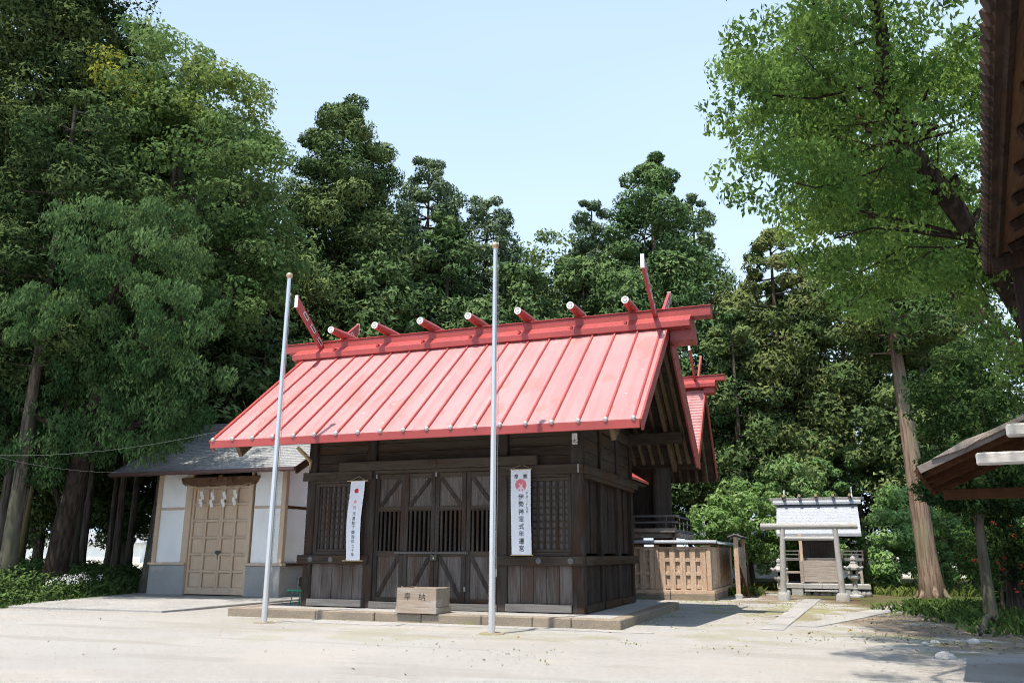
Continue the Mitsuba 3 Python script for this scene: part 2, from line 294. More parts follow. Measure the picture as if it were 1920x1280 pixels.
scene['granite'] = diffuse(granite)
scene['grey_tile'] = principled(lambda p, n, uv: mix((0.29, 0.30, 0.31), (0.22, 0.228, 0.24), smoothstep(0.3, 0.7, fbm(p.x * 0.8, p.y * 0.8, p.z * 2, 3))), 0.55)
scene['grey_sheet'] = principled((0.36, 0.39, 0.44), 0.4, 0.2)
scene['steel'] = principled((0.68, 0.69, 0.72), 0.28, 0.7)
scene['old_metal'] = principled((0.33, 0.33, 0.33), 0.5, 0.6)
scene['dark_metal'] = principled((0.06, 0.065, 0.06), 0.5, 0.3)
scene['gold'] = principled((0.55, 0.40, 0.24), 0.4, 0.6)
scene['green_paint'] = principled((0.03, 0.22, 0.13), 0.5)
scene['gutter_brown'] = principled((0.10, 0.055, 0.055), 0.4)
scene['cloth'] = diffuse((0.80, 0.82, 0.90))
scene['paper'] = diffuse((0.80, 0.78, 0.76))
scene['ink'] = diffuse((0.03, 0.03, 0.035))
scene['red_ink'] = diffuse((0.62, 0.05, 0.07))
scene['pink_ink'] = diffuse((0.72, 0.22, 0.27))
scene['rope'] = diffuse((0.42, 0.34, 0.20))
scene['bamboo'] = diffuse((0.50, 0.40, 0.24))
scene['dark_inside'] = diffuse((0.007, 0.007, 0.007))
scene['lattice_back'] = diffuse((0.155, 0.137, 0.131))
scene['cable_grey'] = diffuse((0.20, 0.21, 0.21))


def bark(p, n, uv):
    g = fbm(p.x * 22, p.y * 22, p.z * 1.7, 3)
    b = fbm(p.x * 2, p.y * 2, p.z * 0.7, 2)
    c = mix((0.150, 0.122, 0.102), (0.060, 0.049, 0.042), smoothstep(0.3, 0.7, g))
    return mix(c, (0.12, 0.125, 0.085), 0.6 * smoothstep(0.5, 0.72, b))


def red_bark(p, n, uv):
    g = fbm(p.x * 24, p.y * 24, p.z * 1.3, 3)
    b = fbm(p.x * 2.2, p.y * 2.2, p.z * 0.6 + 4, 2)
    c = mix((0.29, 0.215, 0.170), (0.14, 0.098, 0.078), smoothstep(0.3, 0.72, g))
    return mix(c, (0.22, 0.21, 0.14), 0.65 * smoothstep(0.48, 0.7, b))


scene['bark'] = diffuse(bark)
scene['red_bark'] = diffuse(red_bark)
scene['needles'] = {'type': 'twosided', 'bsdf': {'type': 'diffuse', 'reflectance': VC}}
scene['leaves'] = {'type': 'principledthin', 'base_color': VC, 'roughness': 0.5, 'diff_trans': 0.7, 'spec_trans': 0.0, 'eta': 1.4}
scene['petals'] = diffuse((0.80, 0.80, 0.78))
scene['azalea_petals'] = diffuse((0.42, 0.06, 0.045))


def ground(p, n, uv):
    x, y, z = loc(p)
    a = fbm(p.x * 0.35, p.y * 0.35, 0.0, 4)
    g = fbm(p.x * 18, p.y * 18, 0.0, 3)
    g2 = noise(p.x * 75, p.y * 75, 0.0)
    c = mix((0.350, 0.342, 0.334), (0.310, 0.300, 0.290), smoothstep(0.3, 0.7, 0.6 * a + 0.4 * g))
    c = mix(c, (0.24, 0.225, 0.205), 0.30 * smoothstep(0.60, 0.9, g2))
    c = mix(c, (0.33, 0.33, 0.33), 0.5 * smoothstep(0.5, 0.62, fbm(p.x * 0.5 + 31, p.y * 0.9, 0.0, 3)))
    trk = fbm(x * 0.35 + 2.5 * noise(x * 0.2, y * 0.2, 3.0), y * 2.2, 9.0, 3)
    c = mix(c, (0.27, 0.257, 0.243), 0.55 * smoothstep(0.56, 0.70, trk) * smoothstep(2, -3, y))
    c = mix(c, (0.37, 0.348, 0.33), 0.5 * smoothstep(0.55, 0.68, fbm(x * 0.5 + 17, y * 1.3, 2.0, 4)))
    # moss and thin grass beside the hall, in front of the small shrine and under the trees on the right
    m = fbm(p.x * 1.4 + 3, p.y * 1.4, 0.0, 4)
    side = smoothstep(1.2, 2.2, x) * smoothstep(7.5, 5.0, x) * smoothstep(0.5, 2.5, y) * smoothstep(14, 9, y)
    shrine = smoothstep(4.5, 6.5, p.x) * smoothstep(17.5, 21, p.y)
    right = smoothstep(4.6, 8.0, p.x) * smoothstep(7.5, 11.5, p.y)
    near = 0.35 * smoothstep(13.0, 15.0, p.y) * smoothstep(-9, -2, p.x)
    k = dr.maximum(dr.maximum(side * 0.8, shrine), dr.maximum(right * 0.9, near))
    c = mix(c, (0.23, 0.23, 0.10), 0.8 * k * smoothstep(0.50, 0.62, m))
    c = mix(c, (0.20, 0.16, 0.125), 0.85 * right * smoothstep(0.40, 0.58, fbm(p.x * 0.8 + 9, p.y * 0.8, 0.0, 4)))
    # forest floor
    forest = dr.maximum(smoothstep(32, 37, p.y), dr.maximum(smoothstep(9.2, 10.5, p.x), smoothstep(-12.7, -13.3, p.x - 0.03 * (p.y - 22.0)) * smoothstep(17, 22, p.y)))
    f = mix((0.11, 0.085, 0.055), (0.085, 0.11, 0.04), smoothstep(0.4, 0.6, fbm(p.x * 1.1, p.y * 1.1, 5.0, 3)))
    c = mix(c, f, forest * smoothstep(58, 50, p.y))
    return mix(c, (0.40, 0.40, 0.34), smoothstep(52, 60, p.y))


def grit(p, n, uv):
    return 0.010 * fbm(p.x * 9, p.y * 9, 0.0, 2) + 0.006 * noise(p.x * 38, p.y * 38, 0.0) + 0.03 * fbm(p.x * 1.6, p.y * 1.6, 4.0, 2)


scene['ground_soil'] = {'type': 'twosided', 'bsdf': {'type': 'bumpmap', 'arbitrary': proc(grit, 0.01), 'scale': 1.0, 'bsdf': {'type': 'diffuse', 'reflectance': proc(ground)}}}
scene['gravel_stone'] = {'type': 'twosided', 'bsdf': {'type': 'diffuse', 'reflectance': VC}}
scene['pale_bark'] = diffuse((0.26, 0.21, 0.10))
scene['rusty_edge'] = diffuse(lambda p, n, uv: mix((0.090, 0.060, 0.048), (0.045, 0.036, 0.033), smoothstep(0.3, 0.7, fbm(p.x * 6, p.y * 6, p.z * 6, 3))))
scene['old_dark_wood'] = diffuse(wood('z', (0.060, 0.045, 0.039), (0.030, 0.022, 0.019), (0.075, 0.042, 0.027)))
scene['dark_bark'] = diffuse(lambda p, n, uv: mix((0.060, 0.045, 0.037), (0.026, 0.021, 0.018), smoothstep(0.3, 0.7, fbm(p.x * 18, p.y * 18, p.z * 3, 3))))
scene['old_tin'] = principled(lambda p, n, uv: mix((0.22, 0.19, 0.18), (0.12, 0.10, 0.095), smoothstep(0.35, 0.7, fbm(p.x * 5, p.y * 5, p.z * 5, 3))), 0.6, 0.2)
scene['pale_stone'] = diffuse((0.52, 0.51, 0.50))
scene['gable_wood'] = diffuse(wood('y', (0.200, 0.150, 0.102), (0.115, 0.082, 0.056), (0.20, 0.125, 0.075)))
scene['cap_metal'] = principled((0.50, 0.49, 0.49), 0.45, 0.5)
scene['bar_metal'] = diffuse((0.13, 0.125, 0.12))
scene['bleached_wood'] = diffuse(wood('x', (0.68, 0.66, 0.64), (0.55, 0.53, 0.50), (0.60, 0.55, 0.50), 0.9))

# ------------------------------------------------------------------ ground, platform and paving
gx = np.unique(np.concatenate([np.linspace(-60, 60, 101), [-900, -400, -200, -120, -80, 80, 120, 200, 400, 900]]))
gy = np.unique(np.concatenate([np.linspace(-30, 70, 101), [-300, -100, -60, 90, 130, 200, 400, 900]]))
GX, GY = np.meshgrid(gx, gy, indexing='ij')


def ground_z(x, y):
    h = 0.03 * (meshkit.fbm(np.stack([np.asarray(x) * 0.5, np.asarray(y) * 0.5, np.zeros(np.shape(x))], -1), 3, 5) - 0.62)
    left = np.clip((-13.3 - x) / 3.0, 0, 1) * np.clip((y - 20) / 3, 0, 1) * 0.45
    return np.minimum(h, -0.004) + left * np.clip((60 - y) / 15, 0, 1)


i, j = np.meshgrid(np.arange(len(gx) - 1), np.arange(len(gy) - 1), indexing='ij')
a = i * len(gy) + j
q = np.stack([a, a + len(gy), a + len(gy) + 1, a + 1], -1).reshape(-1, 4)
gv = np.stack([GX.ravel(), GY.ravel(), ground_z(GX.ravel(), GY.ravel())], 1)
put('ground', (gv, np.vstack([q[:, [0, 1, 2]], q[:, [0, 2, 3]]])), 'ground_soil', smooth=True)
labels['ground'] = {'kind': 'structure'}

W, D = 7.02, 5.0
labels['stone_platform'] = {'kind': 'structure'}
put('slab', box(-7.75, 0.75, -0.87, 5.35, -0.05, 0.172), 'concrete', 'stone_platform', hallf)
rng = np.random.default_rng(1)
xs = [-8.1, -7.0, -5.75, -4.3, -3.2, -1.85, -0.75, 0.05, 1.04]
for x0, x1 in zip(xs[:-1], xs[1:]):
    put('kerb_stone', rough(box(x0 + 0.006, x1 - 0.006, -1.15 + rng.uniform(-.012, .012), -0.86, -0.05, 0.18 + rng.uniform(-.006, .004), 0.02), 0.004, 9), 'kerb_stone', 'stone_platform', hallf)
ys = [-0.85, 0.5, 1.7, 2.9, 4.1, 5.4]
for y0, y1 in zip(ys[:-1], ys[1:]):
    put('kerb_stone', rough(box(0.74, 1.04 + rng.uniform(-.01, .01), y0 + 0.006, y1 - 0.006, -0.05, 0.18 + rng.uniform(-.006, .004), 0.02), 0.004, 9), 'kerb_stone', 'stone_platform', hallf)
    put('kerb_stone', box(-8.1, -7.76, y0 + 0.006, y1 - 0.006, -0.05, 0.178, 0.02), 'kerb_stone', 'stone_platform', hallf)
labels['drip_paving'] = {'kind': 'structure'}
for x0, x1, y0, y1 in [(-5.75, -4.5, -2.05, -1.55), (-4.49, -3.3, -2.06, -1.55), (-3.28, -2.2, -1.72, -1.55), (-2.19, -0.9, -1.72, -1.56), (-0.88, 0.3, -1.73, -1.56), (0.31, 1.75, -1.72, -1.55)]:
    put('slab', box(x0, x1, y0, y1, -0.06, 0.012, 0.006), 'concrete', 'drip_paving', hallf)
labels['concrete_apron'] = {'kind': 'structure'}
ap = [(-15.4, -1.1), (-10.15, -0.95), (-10.2, 5.2), (-10.2, 6.9), (-17.4, 6.9), (-17.3, 5.4)]
v, f = prism(ap, -0.08, 0.04, 2)
put('slab', (v, f), 'concrete', 'concrete_apron', hallf)
put('slab', box(-10.99, -10.21, 0.2, 5.0, 0.03, 0.05, 0.004), 'concrete', 'concrete_apron', hallf)

# ------------------------------------------------------------------ the hall with the red roof
H_ = thing('prayer_hall', 'dark timber shrine hall under a large red metal roof with short logs along its ridge', 'shrine hall')


def hp(name, vf, mat, parent=H_, smooth=False, label=None):
    return put(name, vf, mat, parent, hallf, smooth, label=label)


PX = [(-6.95, -6.72), (-5.32, -5.08), (-1.97, -1.73), (-0.26, 0.0)]
for x0, x1 in PX:
    hp('post', box(x0, x1, 0.0, 0.23, 0.176, 4.28, 0.02), 'dark_wood_upright')
for y0 in (1.57, 3.25, 4.79):
    hp('post', box(-0.23, 0.0, y0, y0 + 0.21, 0.176, 4.28, 0.02), 'dark_wood_upright')
    hp('post', box(-6.95, -6.72, y0, y0 + 0.21, 0.176, 4.28, 0.02), 'dark_wood_upright')
for x0 in (-5.32, -1.97):
    hp('post', box(x0, x0 + 0.23, 4.79, 5.0, 0.176, 4.28, 0.02), 'dark_wood_upright')
# front beams
hp('sill_beam', box(-7.08, -5.16, -0.07, 0.12, 1.145, 1.345, 0.012), 'dark_wood_level')
hp('sill_beam', box(-1.975, 0.002, -0.07, 0.12, 1.145, 1.345, 0.012), 'dark_wood_level')
for x in (-6.70, -6.14, -0.98, -0.27):
    hp('nail_cover', (lambda m: (m[0][:, [0, 2, 1]] * [1, -1, 1] + [x, -0.070, 1.245], m[1]))(lathe(np.array([[0.062, -0.01], [0.062, 0.008], [0.05, 0.016], [0.0, 0.018]]), 16, (0, 0, 0))), 'grey_wood_level', smooth=40)
hp('tie_beam', box(-7.05, -5.13, -0.07, 0.0, 3.08, 3.285, 0.012), 'dark_wood_level')
hp('tie_beam', box(-1.90, 0.02, -0.07, 0.0, 3.08, 3.285, 0.012), 'dark_wood_level')
hp('tie_beam', box(-6.01, -1.0, -0.14, -0.001, 3.288, 3.495, 0.012), 'dark_wood_level')
for x, z, y in [(-6.155, 3.182, -0.07), (-5.24, 3.395, -0.14), (-1.88, 3.39, -0.14), (-0.99, 3.185, -0.07)]:
    hp('nail_cover', (lambda m: (m[0][:, [0, 2, 1]] * [1, -1, 1] + [x, y, z], m[1]))(lathe(np.array([[0.068, -0.01], [0.068, 0.008], [0.055, 0.016], [0.0, 0.018]]), 16, (0, 0, 0))), 'dark_wood_level', smooth=40)
cr = unary_union([Point(-3.66, 0).buffer(0.085), Point(-3.49, 0).buffer(0.085), Polygon([(-3.74, -.085), (-3.41, -.085), (-3.41, -.06), (-3.74, -.06)])])
hp('carved_crest', (lambda m: (m[0] + [0, 0, 3.395], m[1]))(prism(cr, -0.158, -0.139)), 'dark_wood_level')
hp('lintel', box(-5.078, -1.972, -0.03, 0.14, 3.205, 3.287, 0.008), 'dark_wood_level')
for x0, x1 in ((-6.718, -5.322), (-1.728, -0.262)):
    hp('lintel', box(x0, x1, -0.02, 0.12, 3.02, 3.079, 0.006), 'dark_wood_level')
# boards above the beams and the top beam
for b0, b1 in ((-6.718, -5.322), (-5.078, -1.972), (-1.728, -0.262)):
    z = 3.29
    for zz in (3.50, 3.72, 3.93, 4.09):
        hp('wall_board', box(b0, b1, 0.08 + rng.uniform(0, .01), 0.12, z + 0.004, zz - 0.004, 0.006), 'dark_wood_level')
        z = zz
hp('top_beam', box(-8.35, 1.40, -0.10, 0.20, 4.284, 4.56, 0.012), 'dark_wood_level')
hp('top_beam', box(-8.35, 1.40, 4.78, 5.12, 4.284, 4.56, 0.012), 'dark_wood_level')
hp('top_beam', box(-8.35, 1.40, 2.36, 2.62, 6.35, 6.62, 0.012), 'dark_wood_level')
# wainscot of the outer bays
for b0, b1 in ((-6.72, -5.32), (-1.73, -0.26)):
    n = 5
    w = (b1 - b0) / n
    for k in range(n):
        hp('wainscot_board', box(b0 + k * w + 0.004, b0 + (k + 1) * w - 0.004, 0.05 + rng.uniform(0, 0.012), 0.09, 0.33, 1.146, 0.006), 'grey_wood_upright')
hp('base_board', box(-6.77, -5.30, -0.035, 0.04, 0.195, 0.352, 0.008), 'grey_wood_level')
hp('base_board', box(-1.76, -0.27, -0.035, 0.04, 0.195, 0.352, 0.008), 'grey_wood_level')
hp('base_board', box(-5.10, -1.95, -0.035, 0.12, 0.18, 0.325, 0.008), 'grey_wood_level')
# windows with wooden lattice
for wi, (b0, b1) in enumerate(((-6.715, -5.325), (-1.725, -0.265))):
    win = numbered(H_ + '__window')
    wp = lambda name, vf, mat: put(name, vf, mat, win, hallf)
    wp('frame', box(b0, b0 + 0.10, 0.03, 0.15, 1.346, 3.018, 0.006), 'dark_wood_upright')
    wp('frame', box(b1 - 0.05, b1, 0.03, 0.15, 1.346, 3.018, 0.006), 'dark_wood_upright')
    wp('frame', box(b0 + 0.10, b1 - 0.05, 0.03, 0.15, 2.945, 3.016, 0.006), 'dark_wood_level')
    wp('frame', box(b0 + 0.10, b1 - 0.05, 0.02, 0.15, 1.348, 1.42, 0.006), 'dark_wood_level')
    wp('frame', box(b0 + 0.10, b1 - 0.05, 0.05, 0.15, 1.421, 1.485, 0.006), 'dark_wood_level')
    xa, xb = b0 + 0.10, b1 - 0.05
    wp('backing', box(xa, xb, 0.125, 0.16, 1.40, 2.95), 'lattice_back')
    n = 9
    for k in range(n + 1):
        x = xa + (xb - xa) * k / n
        wd = 0.05 if k not in (2, 7) else 0.075
        x = min(max(x, xa + wd / 2), xb - wd / 2)
        wp('lattice_bar', box(x - wd / 2, x + wd / 2, 0.075, 0.105, 1.486, 2.944), 'dark_wood_upright')
    for k in range(1, 10):
        z = 1.49 + 1.455 * k / 10
        wp('lattice_bar', box(xa, xb, 0.085, 0.115, z - 0.02, z + 0.02), 'dark_wood_level')
# four door leaves
LX = [-5.078, -4.30, -3.512, -2.742, -1.972]
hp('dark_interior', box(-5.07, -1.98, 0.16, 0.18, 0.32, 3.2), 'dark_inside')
for k in range(4):
    x0, x1 = LX[k] + 0.004, LX[k + 1] - 0.004
    door = numbered(H_ + '__door')
    dp = lambda name, vf, mat: put(name, vf, mat, door, hallf)
    yo = 0.045 if k in (1, 2) else 0.06
    y1 = yo + 0.05
    dp('stile', box(x0, x0 + 0.10, yo, y1, 0.327, 3.203, 0.006), 'dark_wood_upright')
    dp('stile', box(x1 - 0.10, x1, yo, y1, 0.327, 3.203, 0.006), 'dark_wood_upright')
    for z0, z1 in ((3.09, 3.20), (2.335, 2.435), (1.325, 1.44), (0.33, 0.42)):
        dp('rail', box(x0 + 0.10, x1 - 0.10, yo + 0.004, y1, z0, z1, 0.006), 'dark_wood_level')
    xa, xb = x0 + 0.10, x1 - 0.10
    for z0, z1 in ((2.435, 3.09), (0.42, 1.325)):
        for b in range(3):
            w = (xb - xa) / 3
            dp('panel_board', box(xa + b * w + 0.002, xa + (b + 1) * w - 0.002, yo + 0.034 + rng.uniform(0, .003), yo + 0.047, z0, z1), 'grey_wood_upright')
        lo, hi = (xa + 0.02, z0 + 0.0), (xb - 0.02, z1 - 0.0)
        if k >= 2:
            lo, hi = (xa + 0.02, z1), (xb - 0.02, z0)
        dvec = np.array([hi[0] - lo[0], hi[1] - lo[1]]); dl = np.linalg.norm(dvec); nn = np.array([-dvec[1], dvec[0]]) / dl * 0.042
        pg = Polygon([np.array(lo) - nn - dvec * .1, np.array(hi) - nn + dvec * .1, np.array(hi) + nn + dvec * .1, np.array(lo) + nn - dvec * .1]).intersection(Polygon([(xa, z0), (xb, z0), (xb, z1), (xa, z1)]))
        dp('brace', prism(pg, yo + 0.010, yo + 0.036), 'dark_wood_upright')
    for b in range(5):
        x = xa + (xb - xa) * (b + 0.5) / 5 + 0.005
        dp('slat', box(x - 0.024, x + 0.024, yo + 0.006, yo + 0.05, 1.44, 2.335), 'grey_wood_upright' if False else 'dark_wood_upright')
hp('door_bar', box(-4.51, -2.67, 0.005, 0.044, 1.377, 1.425, 0.006), 'bar_metal')
for x in (-3.56, -3.44, -2.71, -4.4):
    hp('bar_staple', box(x - 0.012, x + 0.012, -0.005, 0.05, 1.36, 1.445), 'bar_metal')
pad = prism(Polygon([(-3.56, 1.25), (-3.43, 1.25), (-3.43, 1.35), (-3.56, 1.35)]).buffer(0.012), -0.02, 0.03)
hp('padlock', pad, 'dark_metal', label={'label': 'dark green padlock on the door bar'})
hp('padlock_key_plate', (lambda m: (m[0] * [1, .2, 1], m[1]))(ball((-3.495, -0.11, 1.285), 0.024, 1)), 'gold')
for x, z in ((-5.07, 3.15), (-3.515, 3.16), (-2.76, 0.63), (-4.30, 0.63)):
    hp('door_fitting', box(x, x + 0.035, 0.02, 0.062, z - 0.05, z + 0.05, 0.004), 'old_metal')
# right side: three bays
for y0, y1 in ((0.232, 1.568), (1.782, 3.248), (3.462, 4.788)):
    n = 4
    w = (y1 - y0) / n
    for k in range(n):
        hp('side_board', box(-0.13, -0.07 + rng.uniform(-.012, .012) - 0.03 * (k % 2), y0 + k * w + 0.004, y0 + (k + 1) * w - 0.004, 1.40, 3.0, 0.006), 'dark_wood_upright')
    n = 5
    w = (y1 - y0) / n
    for k in range(n):
        hp('side_board', box(-0.12, -0.06 + rng.uniform(-.01, .01), y0 + k * w + 0.004, y0 + (k + 1) * w - 0.004, 0.33, 1.16, 0.006), 'dark_wood_upright')
    hp('base_board', box(-0.10, 0.03, y0 - 0.06, y1 + 0.02, 0.19, 0.345, 0.008), 'dark_wood_deep')
    hp('side_lintel', box(-0.10, 0.055, y0 - 0.10, y1 + 0.16, 2.99, 3.079, 0.008), 'dark_wood_deep')
    z = 3.29
    for zz in (3.6, 3.9, 4.19):
        hp('wall_board', box(-0.12, -0.06, y0 - 0.05, y1 + 0.07, z + 0.004, zz - 0.004, 0.006), 'dark_wood_deep')
        z = zz
hp('sill_beam', box(-0.06, 0.05, 0.125, 5.32, 1.148, 1.345, 0.012), 'dark_wood_deep')
hp('tie_beam', box(0.002, 0.075, 0.005, 5.33, 3.08, 3.29, 0.012), 'dark_wood_deep')
hp('tie_beam', box(-0.2, 0.035, 0.21, 4.77, 4.20, 4.46, 0.012), 'dark_wood_deep')
slope = 0.782
roofz = lambda y: 3.97 + slope * (np.minimum(y, 4.96 - y) + 1.45)
for zz in np.arange(4.47, 6.6, 0.30):
    z1 = zz + 0.29
    h0 = (roofz(2.48) - 0.2 - zz) / slope
    h1 = max((roofz(2.48) - 0.2 - z1) / slope, 0.02)
    h0 = min(h0, 2.3)
    h1 = min(h1, 2.3)
    hp('gable_board', prism([(2.48 - h0, zz), (2.48 + h0, zz), (2.48 + h1, z1), (2.48 - h1, z1)], -0.12, -0.07, 0), 'dark_wood_deep')
    hp('gable_board', prism([(2.48 - h0, zz), (2.48 + h0, zz), (2.48 + h1, z1), (2.48 - h1, z1)], -6.90, -6.85, 0), 'dark_wood_deep')
hp('left_wall', box(-6.88, -6.80, 0.2, 4.8, 0.18, 4.45), 'dark_wood_deep')
hp('rear_wall', box(-6.8, -0.13, 4.86, 4.92, 0.18, 4.29), 'dark_wood_level')

# roof: red panels between battens, on sheathing and rafters
R_ = H_ + '__roof'
rp = lambda name, vf, mat, smooth=False: put(name, vf, mat, R_, hallf, smooth)
XL, XR, YE = -8.74, 1.60, -1.45
bx = np.linspace(-8.67, 1.48, 19)


def slab(x0, x1, ya, yb, up, dn, sl=slope, z0=3.97, ye=YE, back=False):
    """A plate lying on the roof slope from ya to yb, its faces 'up' and 'dn' metres above the plane."""
    za, zb = z0 + sl * (ya - ye), z0 + sl * (yb - ye)
    nrm = 1 / math.sqrt(1 + sl * sl)
    c = [(ya - sl * nrm * dn, za + nrm * dn), (yb - sl * nrm * dn, zb + nrm * dn), (yb - sl * nrm * up, zb + nrm * up), (ya - sl * nrm * up, za + nrm * up)]
    v, f = prism(c, x0, x1, 0)
    if back:
        v = v * [1, -1, 1] + [0, 4.96, 0]
        f = f[:, ::-1]
    return v, f


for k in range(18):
    rp('panel', slab(bx[k] + 0.003, bx[k + 1] - 0.003, YE, 2.40, 0.0 + rng.uniform(-.002, .002), -0.03), 'sunlit_red_paint')
rp('panel', slab(XL, bx[0] - 0.003, YE, 2.40, 0.0, -0.03), 'sunlit_red_paint')
rp('panel', slab(bx[-1] + 0.003, XR, YE, 2.40, 0.0, -0.03), 'sunlit_red_paint')
rp('back_sheet', slab(XL, XR, YE, 2.44, 0.0, -0.03, back=True), 'red_paint')
for x in bx:
    rp('batten', slab(x - 0.021, x + 0.021, YE - 0.005, 2.36, 0.04, -0.004), 'red_paint')
    rp('batten', slab(x - 0.026, x + 0.026, YE - 0.005, 2.36, 0.05, -0.004, back=True), 'red_paint')
    rp('batten_cap', ball((x, YE - 0.035, 3.985), 0.052, 2, (1, 0.75, 1)), 'cap_metal', True)
rp('fascia', box(XL + 0.005, XR - 0.005, YE - 0.03, YE + 0.03, 3.79, 3.955, 0.004), 'red_paint')
rp('fascia', box(XL + 0.005, XR - 0.005, 4.96 - YE - 0.005, 4.96 - YE + 0.03, 3.79, 3.955, 0.004), 'red_paint')
rp('eave_board', box(XL + 0.05, XR - 0.03, 4.96 - YE - 0.05, 4.96 - YE - 0.008, 3.76, 3.93, 0.004), 'dark_wood_level')
for x0, x1 in ((XR - 0.002, XR + 0.04), (XL - 0.04, XL + 0.002)):
    rp('rake_fascia', slab(x0, x1, YE - 0.03, 2.46, 0.012, -0.24), 'red_paint')
    ya, zt = 4.96 - YE + 0.03, 3.97 - slope * 0.03 + 0.012
    yr, dv = 2.47, 0.80
    zr_ = 3.97 + slope * (4.96 - yr - YE) + 0.012
    rp('rake_fascia', prism([(yr, zr_), (yr, zr_ - dv), (ya - (dv - 0.24) / slope, 3.72), (ya, 3.72), (ya, zt)], x0, x1, 0), 'red_paint')
rp('sheathing', slab(XL + 0.03, XR - 0.01, YE + 0.04, 2.45, -0.034, -0.12), 'dark_wood_level')
rp('sheathing', slab(XL + 0.03, XR - 0.01, YE + 0.04, 2.45, -0.034, -0.12, back=True), 'dark_wood_level')
for x in list(np.arange(-7.75, 0.8, 0.27)):
    for back in (False, True):
        rp('rafter', slab(x - 0.04, x + 0.04, YE + 0.06, 2.42, -0.122, -0.215, back=back), 'gable_wood')
    rp('rafter_tip', slab(x - 0.042, x + 0.042, YE + 0.05, YE + 0.066, -0.121, -0.216), 'old_metal')
for x in (1.12, 1.36):
    rp('rafter', slab(x - 0.05, x + 0.05, YE + 0.06, 2.42, -0.122, -0.22, back=True), 'gable_wood')
for x in (-8.13, 0.98):
    for back in (False, True):
        rp('barge_board', slab(x - 0.05, x + 0.05, YE + 0.05, 2.44, -0.121, -0.50, back=back), 'gable_wood')

# ridge, logs and crossed finials
RD = H_ + '__ridge'
rd = lambda name, vf, mat, smooth=False: put(name, vf, mat, RD, hallf, smooth)
capsec = [(1.90, 6.685), (1.90, 6.825), (2.22, 7.03), (2.74, 7.03), (3.06, 6.825), (3.06, 6.685), (2.9, 6.66), (2.06, 6.66)]
rd('cap', prism(capsec, -9.02, 2.18, 0), 'red_paint')
rd('top_beam', box(-9.53, 2.64, 2.29, 2.67, 7.0, 7.235, 0.008), 'red_paint')
rd('top_plate', box(-9.55, 2.66, 2.26, 2.70, 7.237, 7.262, 0.006), 'red_paint')
for x0, x1 in ((1.66, 2.22), (-9.08, -8.80)):
    rd('end_block', prism([(2.16, 6.40), (2.16, 6.655), (2.80, 6.655), (2.80, 6.40)], x0, x1, 0), 'red_paint')


def comma(cx, cz, a, r):
    t = np.linspace(0, 1, 9)
    ang = a + t * 2.3
    ro, ri = r * (0.75 - 0.15 * t), r * (0.75 - 0.15 * t) - r * 0.24 * np.sin(PI * np.clip(t * 1.1, 0, 1)) - 0.003
    o = np.stack([cx + ro * np.cos(ang), cz + ro * np.sin(ang)], 1)
    n_ = np.stack([cx + ri * np.cos(ang), cz + ri * np.sin(ang)], 1)[::-1]
    return Polygon(np.vstack([o, n_])).buffer(0)


for x in (-7.60, -6.225, -4.85, -3.46, -2.085, -0.69, 0.70):
    lg = numbered(H_ + '__ridge_log')
    prof = [(0.092, -0.86), (0.108, -0.5), (0.118, 0.0), (0.108, 0.5), (0.092, 0.86)]
    m = tube([(x, 2.48 + t, 7.385) for _, t in prof], [r for r, _ in prof], 18)
    hallkey = lg
    v, f = m
    scene[hallkey] = mikit.ply((hallf(v), f), 'red_paint', smooth=40)
    put('end_cap', tube([(x, 1.615, 7.385), (x, 1.595, 7.385)], [0.096, 0.092], 20), 'white_paint', lg, hallf, 40)
    put('end_cap', tube([(x, 3.345, 7.385), (x, 3.365, 7.385)], [0.096, 0.092], 20), 'white_paint', lg, hallf, 40)
    cm = unary_union([comma(x, 7.385, a0, 0.086) for a0 in (0.3, 2.394, 4.488)])
    put('crest', join(*[prism(g, 1.588, 1.594) for g in getattr(cm, 'geoms', [cm])]), 'old_metal', lg, hallf)
    put('bracket', box(x + 0.02 - 0.14, x - 0.06, 1.93, 2.2, 6.86, 6.95, 0.006), 'red_paint', lg, hallf)
for x in (1.30, -8.30):
    for back in (False, True):
        fin = numbered(H_ + '__gable_finial')
        pg = [(2.55, 6.78), (2.55, 7.02), (0.92, 8.24), (0.92, 7.92)]
        fx = (lambda m: (m[0] * [1, -1, 1] + [0, 4.96, 0], m[1][:, ::-1])) if back else (lambda m: m)
        xo = 0.075 if back else 0
        poly = Polygon(pg)
        slots = []
        d = np.array([-1.63, 1.18]) / math.hypot(1.63, 1.18)
        nn = np.array([-d[1], d[0]]) * -1
        for s in (0.55, 1.02, 1.48):
            c = np.array([2.55, 6.90]) + d * s
            slots.append(Polygon([c - d * .13 - nn * .055, c + d * .13 - nn * .055, c + d * .13 + nn * .055, c - d * .13 + nn * .055]))
        v, f = fx(prism(poly, x - 0.04 + xo, x + 0.035 + xo, 0))
        scene[fin] = mikit.ply((hallf(v), f), 'red_paint')
        put('tip_plate', fx(prism([(0.92, 7.905), (0.92, 8.25), (0.895, 8.25), (0.895, 7.905)], x - 0.048 + xo, x + 0.043 + xo, 0)), 'white_paint', fin, hallf)
        for sl in slots:
            for xa, xb in ((x + 0.035 + xo, x + 0.041 + xo), (x - 0.046 + xo, x - 0.04 + xo)):
                put('slot_frame', fx(prism(sl.difference(sl.buffer(-0.016)), xa, xb, 0)), 'white_paint', fin, hallf)
                put('slot', fx(prism(sl.buffer(-0.018), xa + .002, xb - .002, 0)), 'dark_metal', fin, hallf)
